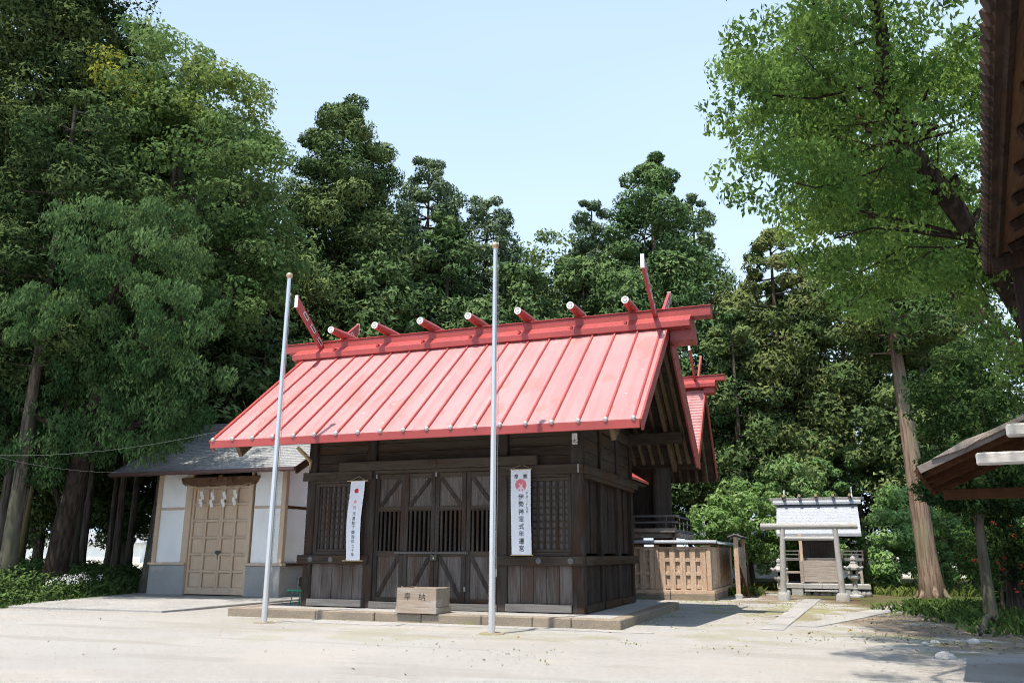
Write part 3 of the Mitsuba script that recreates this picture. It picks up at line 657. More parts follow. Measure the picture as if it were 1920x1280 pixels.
# pale rain pipe at the left end and the small name plate
hp('rain_pipe', tube([(-6.50, -1.12, 3.74), (-6.66, -0.62, 3.655), (-6.84, -0.10, 3.56), (-6.86, -0.07, 3.50), (-6.86, -0.07, 3.30)], [0.045, 0.05, 0.045, 0.032, 0.03], 10), 'bamboo', smooth=40)
pl = hp('name_plate', box(-0.215, -0.095, -0.02, -0.003, 3.71, 3.95, 0.004), 'white_paint', label={'label': 'small white plate with black brush characters at the top of the corner post'})
v, f = glyph('本', 0.115, 0.6)
put('lettering', (np.stack([v[:, 0] - 0.155, np.full(len(v), -0.0225), v[:, 1] + 3.775], 1), f), 'ink', pl, hallf)
hp('corner_fitting', box(-0.085, -0.055, -0.078, -0.069, 3.09, 3.28), 'old_metal')

# ------------------------------------------------------------------ offertory box, banners, flagpoles, stool
B_ = thing('offertory_box', 'weathered wooden offertory box with two black characters in front of the hall doors', 'offertory box')
bp = lambda name, vf, mat: put(name, vf, mat, B_, hallf)
bp('front_board', box(-3.755, -2.835, -1.20, -1.165, 0.30, 0.690, 0.006), 'pale_grey_wood')
bp('side_board', box(-3.75, -3.71, -1.164, -0.52, 0.30, 0.688, 0.006), 'pale_grey_wood')
bp('side_board', box(-2.88, -2.84, -1.164, -0.52, 0.30, 0.688, 0.006), 'pale_grey_wood')
bp('back_board', box(-3.70, -2.89, -0.555, -0.52, 0.30, 0.688, 0.006), 'pale_grey_wood')
bp('bottom', box(-3.70, -2.89, -1.16, -0.56, 0.32, 0.34), 'dark_inside')
bp('base_board', box(-3.765, -2.815, -1.215, -1.165, 0.182, 0.298, 0.006), 'pale_grey_wood')
bp('base_board', box(-2.865, -2.815, -1.163, -0.50, 0.182, 0.298, 0.006), 'pale_grey_wood')
bp('base_board', box(-3.765, -3.715, -1.163, -0.50, 0.182, 0.298, 0.006), 'pale_grey_wood')
for k in range(5):
    bp('nail', box(-3.735, -3.729, -1.203, -1.199, 0.34 + k * .075, 0.35 + k * .075), 'dark_metal')
for ch, x in (('奉', -3.50), ('納', -3.16)):
    v, f = glyph(ch, 0.165)
    put('lettering', (np.stack([v[:, 0] + x, np.full(len(v), -1.2025), v[:, 1] + 0.515], 1), f), 'ink', B_, hallf)


def banner(label, top, bottom, texts, rod_over, extra=None):
    """A hanging cloth from its two top corners to its two bottom corners (x, z of the hall's front)."""
    bn = thing('hanging_banner', label, 'banner')
    (tx0, tx1, tz), (bx0, bx1, bz) = top, bottom

    def at(s, t, off=0.0):
        s, t = np.asarray(s, float), np.asarray(t, float)
        bow = -0.030 * np.sin(PI * np.clip(t, 0, 1)) * (1 if extra else 0.3)
        x = (tx0 + (tx1 - tx0) * s) * (1 - t) + (bx0 + (bx1 - bx0) * s) * t + (0.012 * np.sin(t * 7 + 1) if extra else 0)
        y = -0.155 + bow - 0.012 * np.cos(s * PI * 2) * np.sin(PI * t) - off
        return np.stack([x, y, tz + (bz - tz) * t], 1)

    put('cloth', sheet(lambda u, v: at(u, v), 8, 40), 'cloth', bn, hallf, True)
    put('rod', tube([(tx0 - rod_over, -0.155, tz + 0.004), (tx1 + rod_over, -0.155, tz + 0.004)], 0.011, 8), 'bamboo', bn, hallf, 40)
    put('rod', tube([(bx0 - rod_over, -0.155, bz - 0.004), (bx1 + rod_over, -0.155, bz - 0.004)], 0.011, 8), 'bamboo', bn, hallf, 40)
    xm = (tx0 + tx1) / 2
    put('cord', tube([(tx0 - 0.01, -0.155, tz + 0.01), (xm, -0.09, tz + 0.115), (tx1 + 0.01, -0.155, tz + 0.01)], 0.006, 6), 'rope', bn, hallf, 40)
    W_, H2 = tx1 - tx0, tz - bz
    for ch, s, t, size, ink in texts:
        v, f = glyph(ch, size, 1.4)
        put('lettering', (at(s + v[:, 0] / W_, t - v[:, 1] / H2, 0.003), f), ink, bn, hallf)
    return bn, at, W_, H2


red, blk = 'pink_ink', 'ink'
tx = [('奉', .44, .267, .085, red), ('祝', .44, .337, .085, red)]
for ch, t in zip('天皇陛下御即位二十年', (.417, .476, .537, .590, .650, .708, .762, .822, .872, .928)):
    tx.append((ch, .46, t, .088, blk))
b1, at1, w1, h1 = banner('white banner with a red disc and a column of characters, left of the hall doors', (-5.646, -5.265, 3.04), (-5.68, -5.315, 1.225), tx, 0.09, True)
th = np.linspace(0, 2 * PI, 28, endpoint=False)
dv, df = trimesh.creation.triangulate_polygon(Polygon(np.stack([np.cos(th), np.sin(th)], 1) * 0.056), engine='earcut')
put('red_disc', (at1(.46 + dv[:, 0] / w1, .125 - dv[:, 1] / h1, 0.003), df), 'red_ink', b1, hallf)
tx = [('奉', .27, .083, .105, blk), ('賛', .72, .083, .105, blk)]
for ch, t in zip('伊勢神宮式年遷宮', (.325, .408, .500, .584, .671, .756, .842, .926)):
    tx.append((ch, .50, t, .132, blk))
for ch, t in zip('平成二十五年', (.281, .325, .370, .412, .457, .500)):
    tx.append((ch, .80, t, .060, blk))
b2, at2, w2, h2 = banner('white banner with a pink round emblem and black characters, right of the hall doors', (-1.588, -1.124, 3.185), (-1.56, -1.106, 1.366), tx, 0.03, None)
disc = Polygon(np.stack([np.cos(th), np.sin(th)], 1) * 0.132)
xb = [Polygon([(-.125, -.135), (-.078, -.135), (.052, .028), (.040, .038)]), Polygon([(.125, -.135), (.078, -.135), (-.052, .028), (-.040, .038)]), Polygon([(-.016, -.14), (-.022, -.07), (0, -.045), (.022, -.07), (.016, -.14)])]
em = disc.difference(unary_union(xb))
for g in getattr(em, 'geoms', [em]):
    if g.area > 1e-5:
        ev, ef = trimesh.creation.triangulate_polygon(g, engine='earcut')
        put('emblem', (at2(.50 + ev[:, 0] / w2, .186 - ev[:, 1] / h2, 0.003), ef), 'pink_ink', b2, hallf)

for (x, y, h), lab in (((-5.062, 17.925, 7.43), 'tall pale metal flagpole with a ball on top, standing left, before the storehouse'), ((-0.345, 15.78, 7.36), 'tall pale metal flagpole with a ball on top, standing in front of the hall doors')):
    k = thing('flagpole', lab, 'flagpole', 'flagpoles before the hall')
    put('pole', tube([(x, y, -0.02), (x, y, 2.2), (x, y, 4.8), (x, y, h)], [0.062, 0.058, 0.050, 0.042], 18), 'steel', k, smooth=50)
    put('ball', ball((x, y, h + 0.055), 0.075, 3), 'gold', k, smooth=True)
    put('cleat', box(x + 0.04, x + 0.085, y - 0.015, y + 0.015, 0.98, 1.12, 0.008), 'old_metal', k)
    put('pulley', box(x + 0.03, x + 0.075, y - 0.012, y + 0.012, h - 0.42, h - 0.36, 0.006), 'old_metal', k)
    put('halyard', tube([(x + 0.075, y - 0.01, 1.08), (x + 0.085, y - 0.015, h * .5), (x + 0.06, y - 0.01, h - 0.38)], 0.005, 5), 'cable_grey', k)
    put('base_plate', lathe([(0.0, 0.012), (0.22, 0.012), (0.24, -0.02)], 18, (x, y, 0.0)), 'kerb_stone', k)
S_ = thing('folding_stool', 'small green folding stool at the left corner of the hall', 'stool')
sp = lambda name, vf, mat: put(name, vf, mat, S_, hallf)
sp('seat', box(-7.56, -7.06, 0.28, 0.68, 0.49, 0.53, 0.012), 'green_paint')
for y in (0.31, 0.65):
    sp('leg', tube([(-7.38, y, 0.49), (-7.44, y, 0.178)], 0.013, 6), 'green_paint')
    sp('leg', tube([(-7.14, y, 0.49), (-7.20, y, 0.178)], 0.013, 6), 'green_paint')

# ------------------------------------------------------------------ white-walled storehouse on the left
K_ = thing('storehouse', 'white plastered storehouse with pale double doors, grey stone base and grey roof', 'storehouse')
kp = lambda name, vf, mat, smooth=False: put(name, vf, mat, K_, hallf, smooth)
FY = 5.30
for x0, x1 in ((-16.54, -15.06), (-12.64, -11.33)):
    kp('stone_base', box(x0, x1, FY - 0.06, FY + 0.10, 0.035, 0.985, 0.012), 'concrete')
    kp('sill', box(x0 - 0.05, x1 + (0.09 if x1 > -12 else 0.0), FY - 0.10, FY + 0.12, 0.987, 1.068, 0.008), 'pale_wood_level')
    kp('plaster_panel', box(x0 + 0.1, x1 - 0.05, FY + 0.03, FY + 0.07, 1.07, 2.768), 'plaster')
    kp('plaster_panel', box(x0 + 0.1, x1 - 0.05, FY + 0.03, FY + 0.07, 2.858, 3.95), 'plaster')
    kp('rail', box(x0 + 0.1, x1 - 0.05, FY + 0.005, FY + 0.08, 2.77, 2.856, 0.006), 'pale_wood_level')
for x0, x1 in ((-16.52, -16.35), (-15.31, -15.05), (-12.70, -12.60), (-11.49, -11.32)):
    kp('post', box(x0, x1, FY - 0.03, FY + 0.14, 1.069 if x0 < -15.4 or x0 > -12 else 0.06, 4.0, 0.012), 'pale_wood_upright')
for dx0, dx1 in ((-15.048, -13.842), (-13.836, -12.702)):
    dr_ = numbered(K_ + '__door')
    dp = lambda name, vf, mat: put(name, vf, mat, dr_, hallf)
    n, rows = 2, 6
    zb, zt = 0.075, 3.56
    dp('leaf', box(dx0, dx1, FY + 0.100, FY + 0.13, zb, zt), 'pale_wood_upright')
    edges = [dx0 + 0.085, (dx0 + dx1) / 2 - 0.04, (dx0 + dx1) / 2 + 0.04, dx1 - 0.085]
    for a0, a1 in ((dx0, edges[0]), (edges[1], edges[2]), (edges[3], dx1)):
        dp('stile', box(a0, a1, FY + 0.03, FY + 0.0995, zb, zt, 0.006), 'pale_wood_upright')
    zr = np.linspace(zb + 0.22, zt - 0.04, rows + 1)
    for e0, e1 in ((edges[0], edges[1]), (edges[2], edges[3])):
        dp('rail', box(e0, e1, FY + 0.032, FY + 0.0995, zb, zr[0], 0.005), 'pale_wood_level')
        for z in zr[1:]:
            dp('rail', box(e0, e1, FY + 0.032, FY + 0.0995, z - 0.075, z, 0.005), 'pale_wood_level')
        for r in range(rows):
            dp('panel', box(e0 + 0.012, e1 - 0.012, FY + 0.082, FY + 0.0990, zr[r] + 0.012, zr[r + 1] - 0.087, 0.004), 'pale_wood_upright')
lk = prism(unary_union([Point(-13.84 + .05, 1.40).buffer(0.055), Point(-13.84 - .05, 1.40).buffer(0.055), Polygon([(-13.93, 1.40), (-13.75, 1.40), (-13.84, 1.27)])]), FY + 0.012, FY + 0.041)
kp('lock', lk, 'dark_metal')
kp('lock_pull', box(-13.85, -13.83, FY + 0.01, FY + 0.03, 1.17, 1.27, 0.004), 'dark_metal')
# carved head beam over the doors
hb = Polygon([(-15.42, 3.64), (-15.30, 3.575), (-12.62, 3.575), (-12.48, 3.64), (-12.44, 3.74), (-12.40, 3.80), (-15.50, 3.80), (-15.46, 3.74)])
kp('carved_beam', prism(hb.buffer(0.02), FY - 0.10, FY + 0.02), 'soffit_wood')
cl = unary_union([Point(-14.05, 3.74).buffer(.08), Point(-13.65, 3.74).buffer(.08), Point(-13.85, 3.78).buffer(.11), Point(-14.3, 3.71).buffer(.05), Point(-13.4, 3.71).buffer(.05)])
kp('carved_cloud', prism(cl, FY - 0.15, FY - 0.1), 'soffit_wood')
# right side wall, left wall, rear
for z0, z1 in ((1.07, 2.768), (2.858, 4.35)):
    kp('plaster_panel', box(-11.40, -11.36, FY + 0.142, 9.9, z0, z1), 'plaster')
kp('rail', box(-11.41, -11.335, FY + 0.142, 9.9, 2.77, 2.856, 0.006), 'brown_wood')
kp('sill', box(-11.41, -11.25, FY + 0.125, 9.95, 0.987, 1.067, 0.006), 'brown_wood')
kp('stone_base', box(-11.42, -11.335, FY + 0.102, 9.93, 0.035, 0.985, 0.01), 'concrete')
kp('side_wall', box(-16.48, -16.40, FY + 0.142, 9.9, 0.04, 4.2), 'plaster')
kp('rear_wall', box(-16.40, -11.42, 9.82, 9.9, 0.04, 4.0), 'plaster')
kp('gable', prism([(5.35, 4.2), (9.9, 4.2), (7.65, 5.4)], -11.40, -11.36, 0), 'plaster')
kp('meter_box', box(-11.334, -11.25, 6.25, 6.5, 0.35, 0.62, 0.012), 'dark_metal')
kp('meter_pipe', tube([(-11.30, 6.22, 0.10), (-11.30, 6.22, 0.62), (-11.30, 6.34, 0.66)], 0.02, 8), 'steel')
# roof
KX0, KX1, KYE, KZE, KS, KYR = -17.66, -10.30, 4.25, 3.955, 0.53, 7.70
n = 26
vs = []
Lr = KYR - KYE
for back in (False, True):
    ms = []
    for k in range(n):
        ya, yb = KYE + Lr * k / n, KYE + Lr * (k + 1) / n
        m = slab(KX0, KX1, ya - 0.012, yb + 0.004, 0.022, -0.004, KS, KZE, KYE)
        v = m[0].copy()
        up = (v[:, 2] - (KZE + KS * (v[:, 1] - KYE))) > 0.005
        v[up & (v[:, 1] > (ya + yb) / 2), 2] -= 0.019
        if back:
            v = v * [1, -1, 1] + [0, 2 * KYR, 0]
            ms.append((v, m[1][:, ::-1]))
        else:
            ms.append((v, m[1]))
    key = kp('roof', join(*ms), 'grey_tile')
    labels[key] = {'label': 'grey roof of fine overlapping tile courses', 'kind': 'stuff'}
    bk = lambda m: (m[0] * [1, -1, 1] + [0, 2 * KYR, 0], m[1][:, ::-1]) if back else m
    kp('roof_board', bk(slab(KX0 + 0.03, KX1 - 0.03, KYE + 0.05, KYR, -0.006, -0.06, KS, KZE, KYE)), 'brown_wood')
    for x in np.arange(KX0 + 0.22, KX1 - 0.1, 0.222):
        kp('rafter', bk(slab(x - 0.035, x + 0.035, KYE + 0.08, KYE + 1.6, -0.062, -0.14, KS, KZE, KYE)), 'brown_wood')
    for x in (KX0 + 0.05, KX1 - 0.05):
        kp('verge_board', bk(slab(x - 0.03, x + 0.03, KYE + 0.02, KYR, -0.062, -0.24, KS, KZE, KYE)), 'brown_wood')
    kp('gutter', bk(prism(Polygon([(KYE - 0.10, 3.95), (KYE - 0.10, 3.86), (KYE - 0.05, 3.825), (KYE + 0.0, 3.825), (KYE + 0.03, 3.86), (KYE + 0.03, 3.94)]), KX0 + 0.01, KX1 - 0.0, 0)), 'gutter_brown')
zr = KZE + KS * Lr
kp('ridge_tile', box(KX0 - 0.02, KX1 + 0.02, KYR - 0.13, KYR + 0.13, zr - 0.02, zr + 0.16, 0.03), 'grey_tile')
kp('ridge_tile', tube([(KX0 - 0.02, KYR, zr + 0.19), (KX1 + 0.02, KYR, zr + 0.19)], 0.08, 10), 'grey_tile', 40)
for x, s in ((KX0, -1), (KX1, 1)):
    kp('ridge_end', prism(Polygon([(KYR - .22, zr - .1), (KYR + .22, zr - .1), (KYR + .17, zr + .18), (KYR + .07, zr + .28), (KYR, zr + .44), (KYR - .07, zr + .28), (KYR - .17, zr + .18)]), min(x, x + s * .08), max(x, x + s * .08), 0), 'grey_tile')

rp0 = thing('straw_rope', 'thin straw rope sagging across the top of the storehouse doors', 'rope')
ux = np.linspace(-15.28, -12.62, 15)
uz = 3.60 - 0.16 * (1 - ((ux + 13.95) / 1.33) ** 2)
scene[rp0] = mikit.ply((hallf(tube(np.stack([ux, ux * 0 + FY - 0.13, uz], 1), 0.014, 6)[0]), tube(np.stack([ux, ux * 0 + FY - 0.13, uz], 1), 0.014, 6)[1]), 'rope', smooth=40)
for q_, (x, nm) in enumerate(((-14.53, 'leftmost'), (-14.10, 'second from the left'), (-13.62, 'third from the left'), (-13.19, 'rightmost'))):
    z = 3.60 - 0.16 * (1 - ((x + 13.95) / 1.33) ** 2)
    st = thing('paper_streamer', f'white zigzag paper streamer on the storehouse rope, {nm} of the four', 'paper streamer', 'paper streamers on the storehouse rope')
    ms = [tube([(x, FY - 0.13, z + .01), (x - 0.01, FY - 0.14, z - 0.16)], 0.006, 5)]
    for k in range(4):
        s = 1 if k % 2 else -1
        c = (x + s * 0.038 - 0.018 * k, z - 0.20 - 0.115 * k)
        pg = Polygon([(c[0] - .060, c[1] + .066), (c[0] + .045, c[1] + .076), (c[0] + .060, c[1] - .058), (c[0] - .045, c[1] - .072)])
        ms.append(prism(pg, FY - 0.145 - .008 * (k % 2), FY - 0.141 - .008 * (k % 2)))
    m = join(*ms)
    scene[st] = mikit.ply((hallf(m[0]), m[1]), 'paper')

# ------------------------------------------------------------------ inner shrine behind the hall, corridor and fence
N_ = thing('inner_shrine', 'inner shrine behind the hall with a steep red roof, veranda and railing', 'shrine')
np_ = lambda name, vf, mat, smooth=False: put(name, vf, mat, N_, hallf, smooth)
NX0, NX1 = -8.07, 1.03
RY, RZ = 13.05, 7.25
rows = 23
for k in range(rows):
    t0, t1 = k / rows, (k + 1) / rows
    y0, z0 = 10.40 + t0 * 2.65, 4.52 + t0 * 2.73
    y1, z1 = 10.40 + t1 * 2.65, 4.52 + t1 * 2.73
    np_('roof_course', prism([(y0 - 0.03, z0 + 0.045), (y1, z1 + 0.004), (y1, z1 - 0.03), (y0 - 0.03, z0 - 0.012)], NX0, NX1, 0), 'sunlit_red_paint')
np_('roof_sheet', prism([(RY, RZ), (15.25, 4.22), (15.22, 4.19), (RY, RZ - 0.05)], NX0, NX1, 0), 'red_paint')
np_('roof_board', prism([(RY, RZ - 0.06), (10.46, 4.52), (10.52, 4.38), (RY, RZ - 0.26), (15.1, 4.05), (15.18, 4.18)], NX0 + .05, NX1 - 0.03, 0), 'dark_wood_level')
for x0, x1 in ((NX1 - .001, NX1 + 0.04), (NX0 - 0.04, NX0 + .001)):
    np_('rake_fascia', prism([(RY, RZ + 0.03), (10.38, 4.57), (10.55, 4.36), (RY, RZ - 0.28)], x0, x1, 0), 'red_paint')
    np_('rake_fascia', prism([(RY, RZ + 0.03), (15.28, 4.25), (14.98, 4.16), (RY, RZ - 0.42)], x0, x1, 0), 'red_paint')
np_('fascia', box(NX0, NX1, 10.38, 10.42, 4.36, 4.52), 'red_paint')
np_('fascia', box(NX0, NX1, 15.20, 15.24, 4.08, 4.22), 'red_paint')
np_('eave_board', box(NX0 + .05, NX1 - .02, 15.14, 15.196, 4.06, 4.20), 'dark_wood_level')
for x in np.arange(-7.8, 0.6, 0.3):
    for y0, y1 in ((10.48, 1), (15.14, -1)):
        np_('rafter', bar((x, y0, 4.38 if y1 > 0 else 4.06), (x, y0 + y1 * 1.4 * (1 if y1 > 0 else .72), (4.38 if y1 > 0 else 4.06) + 1.42), 0.08, 0.10, (1, 0, 0)), 'gable_wood')
for x in (0.32, 0.68):
    np_('barge_board', prism([(RY, RZ - 0.27), (14.95, 4.10), (14.75, 3.98), (RY, RZ - 0.62)], x, x + 0.07, 0), 'gable_wood')
np_('ridge_cap', prism([(RY - .42, RZ + .02), (RY - .42, RZ + .15), (RY - .18, RZ + .30), (RY + .18, RZ + .30), (RY + .42, RZ + .15), (RY + .42, RZ + .02)], NX0 - 0.42, NX1 + 0.42, 0), 'red_paint')
np_('ridge_beam', box(NX0 - 0.75, NX1 + 0.75, RY - 0.14, RY + 0.14, RZ + 0.27, RZ + 0.46, 0.008), 'red_paint')
np_('ridge_plate', box(NX0 - 0.77, NX1 + 0.77, RY - 0.17, RY + 0.17, RZ + 0.462, RZ + 0.485, 0.006), 'red_paint')
np_('end_block', box(NX1, NX1 + 0.36, RY - 0.26, RY + 0.26, RZ - 0.2, RZ + 0.015, 0.01), 'red_paint')
for x in (0.72, -7.75):
    for bk in (0, 1):
        pg = [(RY + .05, RZ + .03), (RY + .05, RZ + .26), (RY - 1.2, RZ + 1.53), (RY - 1.2, RZ + 1.22)]
        tp = [(RY - 1.2, RZ + 1.21), (RY - 1.2, RZ + 1.54), (RY - 1.225, RZ + 1.54), (RY - 1.225, RZ + 1.21)]
        fx = (lambda m: (m[0] * [1, -1, 1] + [0.07, 2 * RY, 0], m[1][:, ::-1])) if bk else (lambda m: m)
        k = np_('gable_finial', fx(prism(pg, x - 0.035, x + 0.03, 0)), 'red_paint')
        put('tip_plate', fx(prism(tp, x - 0.042, x + 0.037, 0)), 'white_paint', k, hallf)
np_('wall', box(-6.6, -0.62, 11.95, 12.05, 2.2, 4.9), 'dark_wood_upright')
np_('wall', box(-0.72, -0.62, 12.05, 14.4, 2.2, 5.2), 'dark_wood_upright')
for y in np.arange(12.1, 14.3, 0.32):
    np_('wall_board', box(-0.62, -0.59, y, y + 0.31, 2.25, 4.6, 0.004), 'dark_wood_upright')
np_('wall', box(-6.6, -0.72, 14.3, 14.4, 2.2, 4.9), 'dark_wood_upright')
for x, y in ((-0.70, 11.9), (-0.70, 14.25), (-2.2, 11.9), (-4.9, 11.9), (-6.6, 11.9)):
    np_('post', tube([(x, y, 0.2), (x, y, 4.9)], 0.14, 12), 'dark_wood_upright', 50)
np_('purlin', box(-7.4, 0.75, 11.80, 12.0, 4.55, 4.8, 0.01), 'dark_wood_level')
np_('purlin', box(-7.4, 0.75, 14.2, 14.4, 4.45, 4.72, 0.01), 'dark_wood_level')
np_('veranda_floor', box(-7.2, 0.10, 11.35, 14.9, 2.10, 2.20, 0.008), 'grey_wood_level')
np_('veranda_beam', box(-7.0, 0.16, 11.45, 11.62, 1.92, 2.09, 0.008), 'pale_grey_wood')
np_('veranda_beam', box(-0.06, 0.10, 11.63, 14.9, 1.92, 2.09, 0.008), 'pale_grey_wood')
np_('floor_edge', box(-7.2, 0.02, 11.32, 11.36, 2.11, 2.24, 0.006), 'pale_grey_wood')
for z, h in ((2.44, 0.06), (2.65, 0.07)):
    np_('rail', box(-7.2, 0.16 if z > 2.5 else 0.1, 11.40, 11.47, z - h / 2, z + h / 2, 0.01), 'grey_wood_level')
    np_('rail', box(-0.08, -0.01, 11.30, 15.0, z - h / 2 + .004, z + h / 2 - .004, 0.01), 'grey_wood_level')
for x in np.arange(-6.9, 0.0, 1.1):
    np_('rail_post', box(x - 0.04, x + 0.04, 11.40, 11.47, 2.2, 2.62, 0.006), 'grey_wood_upright')
for y in np.arange(11.43, 15, 0.85):
    np_('rail_post', box(-0.09, 0.0, y - 0.045, y + 0.045, 1.0 if y < 11.5 else 2.2, 2.70 if y < 11.5 else 2.63, 0.006), 'dark_wood_upright')
for x in (-0.05, -2.3, -4.9, -7.0):
    np_('floor_post', box(x - 0.09, x + 0.06, 11.46, 11.6, 0.02, 1.92, 0.01), 'dark_wood_upright')
np_('floor_post', box(-0.09, 0.06, 14.7, 14.84, 0.02, 1.92, 0.01), 'dark_wood_upright')
np_('foundation', box(-7.0, -0.3, 11.8, 14.7, -0.05, 0.35, 0.02), 'granite')

C_ = thing('corridor', 'low dark corridor with a red roof edge joining the hall to the inner shrine', 'corridor')
cp = lambda name, vf, mat: put(name, vf, mat, C_, hallf)
cp('roof', prism([(-0.72, 3.74), (-3.5, 5.5), (-6.3, 3.74), (-6.28, 3.67), (-3.5, 5.4), (-0.74, 3.67)], 5.2, 10.9), 'red_paint')
cp('roof_board', prism([(-0.80, 3.65), (-3.5, 5.38), (-6.2, 3.65), (-6.1, 3.57), (-3.5, 5.25), (-0.90, 3.57)], 5.25, 10.85), 'dark_wood_level')
cp('wall', box(-1.65, -1.55, 5.3, 10.6, 0.3, 3.95), 'dark_wood_upright')
cp('wall', box(-6.1, -6.0, 5.3, 10.6, 0.3, 3.35), 'dark_wood_upright')
for y in (5.4, 7.2, 9.0):
    cp('post', box(-1.54, -1.36, y, y + 0.18, 0.1, 3.75, 0.01), 'dark_wood_upright')
cp('beam', box(-1.56, -1.38, 5.3, 10.6, 3.0, 3.2, 0.01), 'dark_wood_deep')
cp('floor', box(-6.1, -1.4, 5.3, 11.0, 0.3, 0.5), 'dark_wood_deep')

Q_ = thing('wooden_fence', 'brown shrine fence of upright boards over three rails under a sloping cap', 'fence')
qp = lambda name, vf, mat: put(name, vf, mat, Q_, hallf)
QY, QX = 10.0, 1.36
for x0, x1 in ((-5.0, -3.4), (-3.39, -1.7), (-1.69, 0.02), (0.03, QX + 0.04)):
    qp('base_beam', box(x0 + .004, x1 - .004, QY - 0.05, QY + 0.14, 0.178, 0.298, 0.01), 'fence_wood')
    qp('base_stone', box(x0 + .004, x1 - .004, QY - 0.07, QY + 0.14, -0.03, 0.175, 0.012), 'kerb_stone')
for x in (-4.9, -3.27, -1.64, -0.39, 1.25):
    qp('post', box(x - 0.07, x + 0.07, QY - 0.02, QY + 0.12, 0.30, 1.69, 0.01), 'fence_wood')
x = -4.72
while x < 1.1:
    if min(abs(x - p) for p in (-4.9, -3.27, -1.64, -0.39, 1.25)) > 0.12:
        qp('board', box(x - 0.088, x + 0.088, QY + 0.0, QY + 0.022, 0.30, 1.548, 0.004), 'fence_wood')
    x += 0.322 if not (0.98 < x) else 1
for z in (1.212, 0.795, 0.392):
    for x0, x1 in ((-4.83, -3.34), (-3.2, -1.71), (-1.57, -0.46), (-0.32, 1.18)):
        qp('rail', box(x0, x1, QY + 0.024, QY + 0.075, z - 0.055, z + 0.055, 0.005), 'fence_wood')
x = -4.88
while x < 1.12:
    qp('back_board', box(x, x + 0.20, QY + 0.077, QY + 0.095, 0.30, 1.548), 'fence_wood')
    x += 0.205
qp('top_rail', box(-5.0, QX, QY - 0.015, QY + 0.10, 1.55, 1.62, 0.008), 'fence_wood')
qp('cap', prism([(QY - 0.12, 1.735), (QY - 0.12, 1.77), (QY + 0.05, 1.83), (QY + 0.32, 1.755), (QY + 0.32, 1.72), (QY + 0.05, 1.79)], -5.0, QX + 0.16, 0), 'grey_sheet')
qp('cap_board', box(-5.0, QX + 0.12, QY - 0.08, QY + 0.27, 1.69, 1.718, 0.004), 'brown_wood')
for y in np.arange(QY + 0.20, 15.6, 0.172):
    qp('side_board', box(QX - 0.065, QX - 0.03 + 0.012 * (int(y * 10) % 2), y, y + 0.165, 0.34, 1.62, 0.004), 'fence_wood')
for y in (12.0, 13.9, 15.65):
    qp('post', box(QX - 0.12, QX - 0.015, y - 0.06, y + 0.06, 0.3, 1.69, 0.01), 'fence_wood')
for y0, y1 in ((QY + .145, 12.8), (12.81, 15.7)):
    qp('base_beam', box(QX - 0.12, QX + 0.04, y0, y1, 0.178, 0.33, 0.01), 'fence_wood')
    qp('base_stone', box(QX - 0.12, QX + 0.06, y0, y1, -0.03, 0.175, 0.012), 'kerb_stone')
qp('cap', prism([(QX - 0.30, 1.70), (QX - 0.05, 1.80), (QX + 0.22, 1.70), (QX + 0.22, 1.73), (QX - 0.05, 1.828), (QX - 0.30, 1.73)], QY + 0.33, 16.0, 1), 'grey_sheet')

# ------------------------------------------------------------------ roofed notice board behind the fence, seen edge-on
NB = thing('notice_board', 'weathered roofed notice board standing edge-on between the fence and the small stone gate', 'notice board')
pA, pB = np.array([7.50, 28.55, 0]), np.array([8.55, 31.6, 0])
dN = (pB - pA) / np.linalg.norm(pB - pA)
sN = np.array([dN[1], -dN[0], 0])
Z3 = np.array([0, 0, 1.0])
for p in (pA, pB):
    put('post', bar(p - Z3 * .02, p + Z3 * 1.96, 0.15, 0.15, dN, 0.01), 'fence_wood', NB)
    put('foot', bar(p - Z3 * .05, p + Z3 * .12, 0.26, 0.26, dN, 0.02), 'granite', NB)
for k in range(5):
    z = 0.75 + 0.2 * k
    put('board', bar(pA + dN * .08 + Z3 * z, pB - dN * .08 + Z3 * z, 0.03, 0.19, Z3, 0.004), 'pale_grey_wood', NB)
put('brace', bar(pA + dN * 0.5 - Z3 * .02 + sN * .3, pA + dN * .1 + Z3 * 1.2, 0.08, 0.08, dN, 0.008), 'brown_wood', NB)
for s in (-1, 1):
    put('roof_board', bar(pA - dN * .25 + Z3 * 2.0 + sN * s * .12, pB + dN * .25 + Z3 * 2.0 + sN * s * .12, 0.27, 0.03, Z3 + sN * s * .35, 0.004), 'grey_wood_level', NB)

# ------------------------------------------------------------------ stone gate, lanterns, small shrine
gatef = frame((8.68, 27.6, 0))
G_ = thing('stone_gate', 'pale stone shrine gate of two round pillars and two crossbars before the small shrine', 'shrine gate')
gp = lambda name, vf, mat='granite', smooth=40: put(name, vf, mat, G_, gatef, smooth)
for x0, x1 in ((0.0, 0.105), (1.757, 1.70)):
    gp('pillar', tube([(x0, 0, 0.2), (x0 * .6 + x1 * .4, 0, 1.0), (x1, 0, 2.2)], [0.10, 0.092, 0.078], 16))
    gp('base_block', rough(tube([(x0, 0, -0.03), (x0, 0, 0.17), (x0, 0, 0.235)], [0.215, 0.20, 0.15], 16), 0.006, 7))
gp('top_bar', tube([(-0.57, 0, 2.275), (2.37, 0, 2.275)], [0.102, 0.102], 18))
gp('tie_bar', tube([(0.09, 0, 1.89), (1.71, 0, 1.89)], [0.068, 0.068], 14))
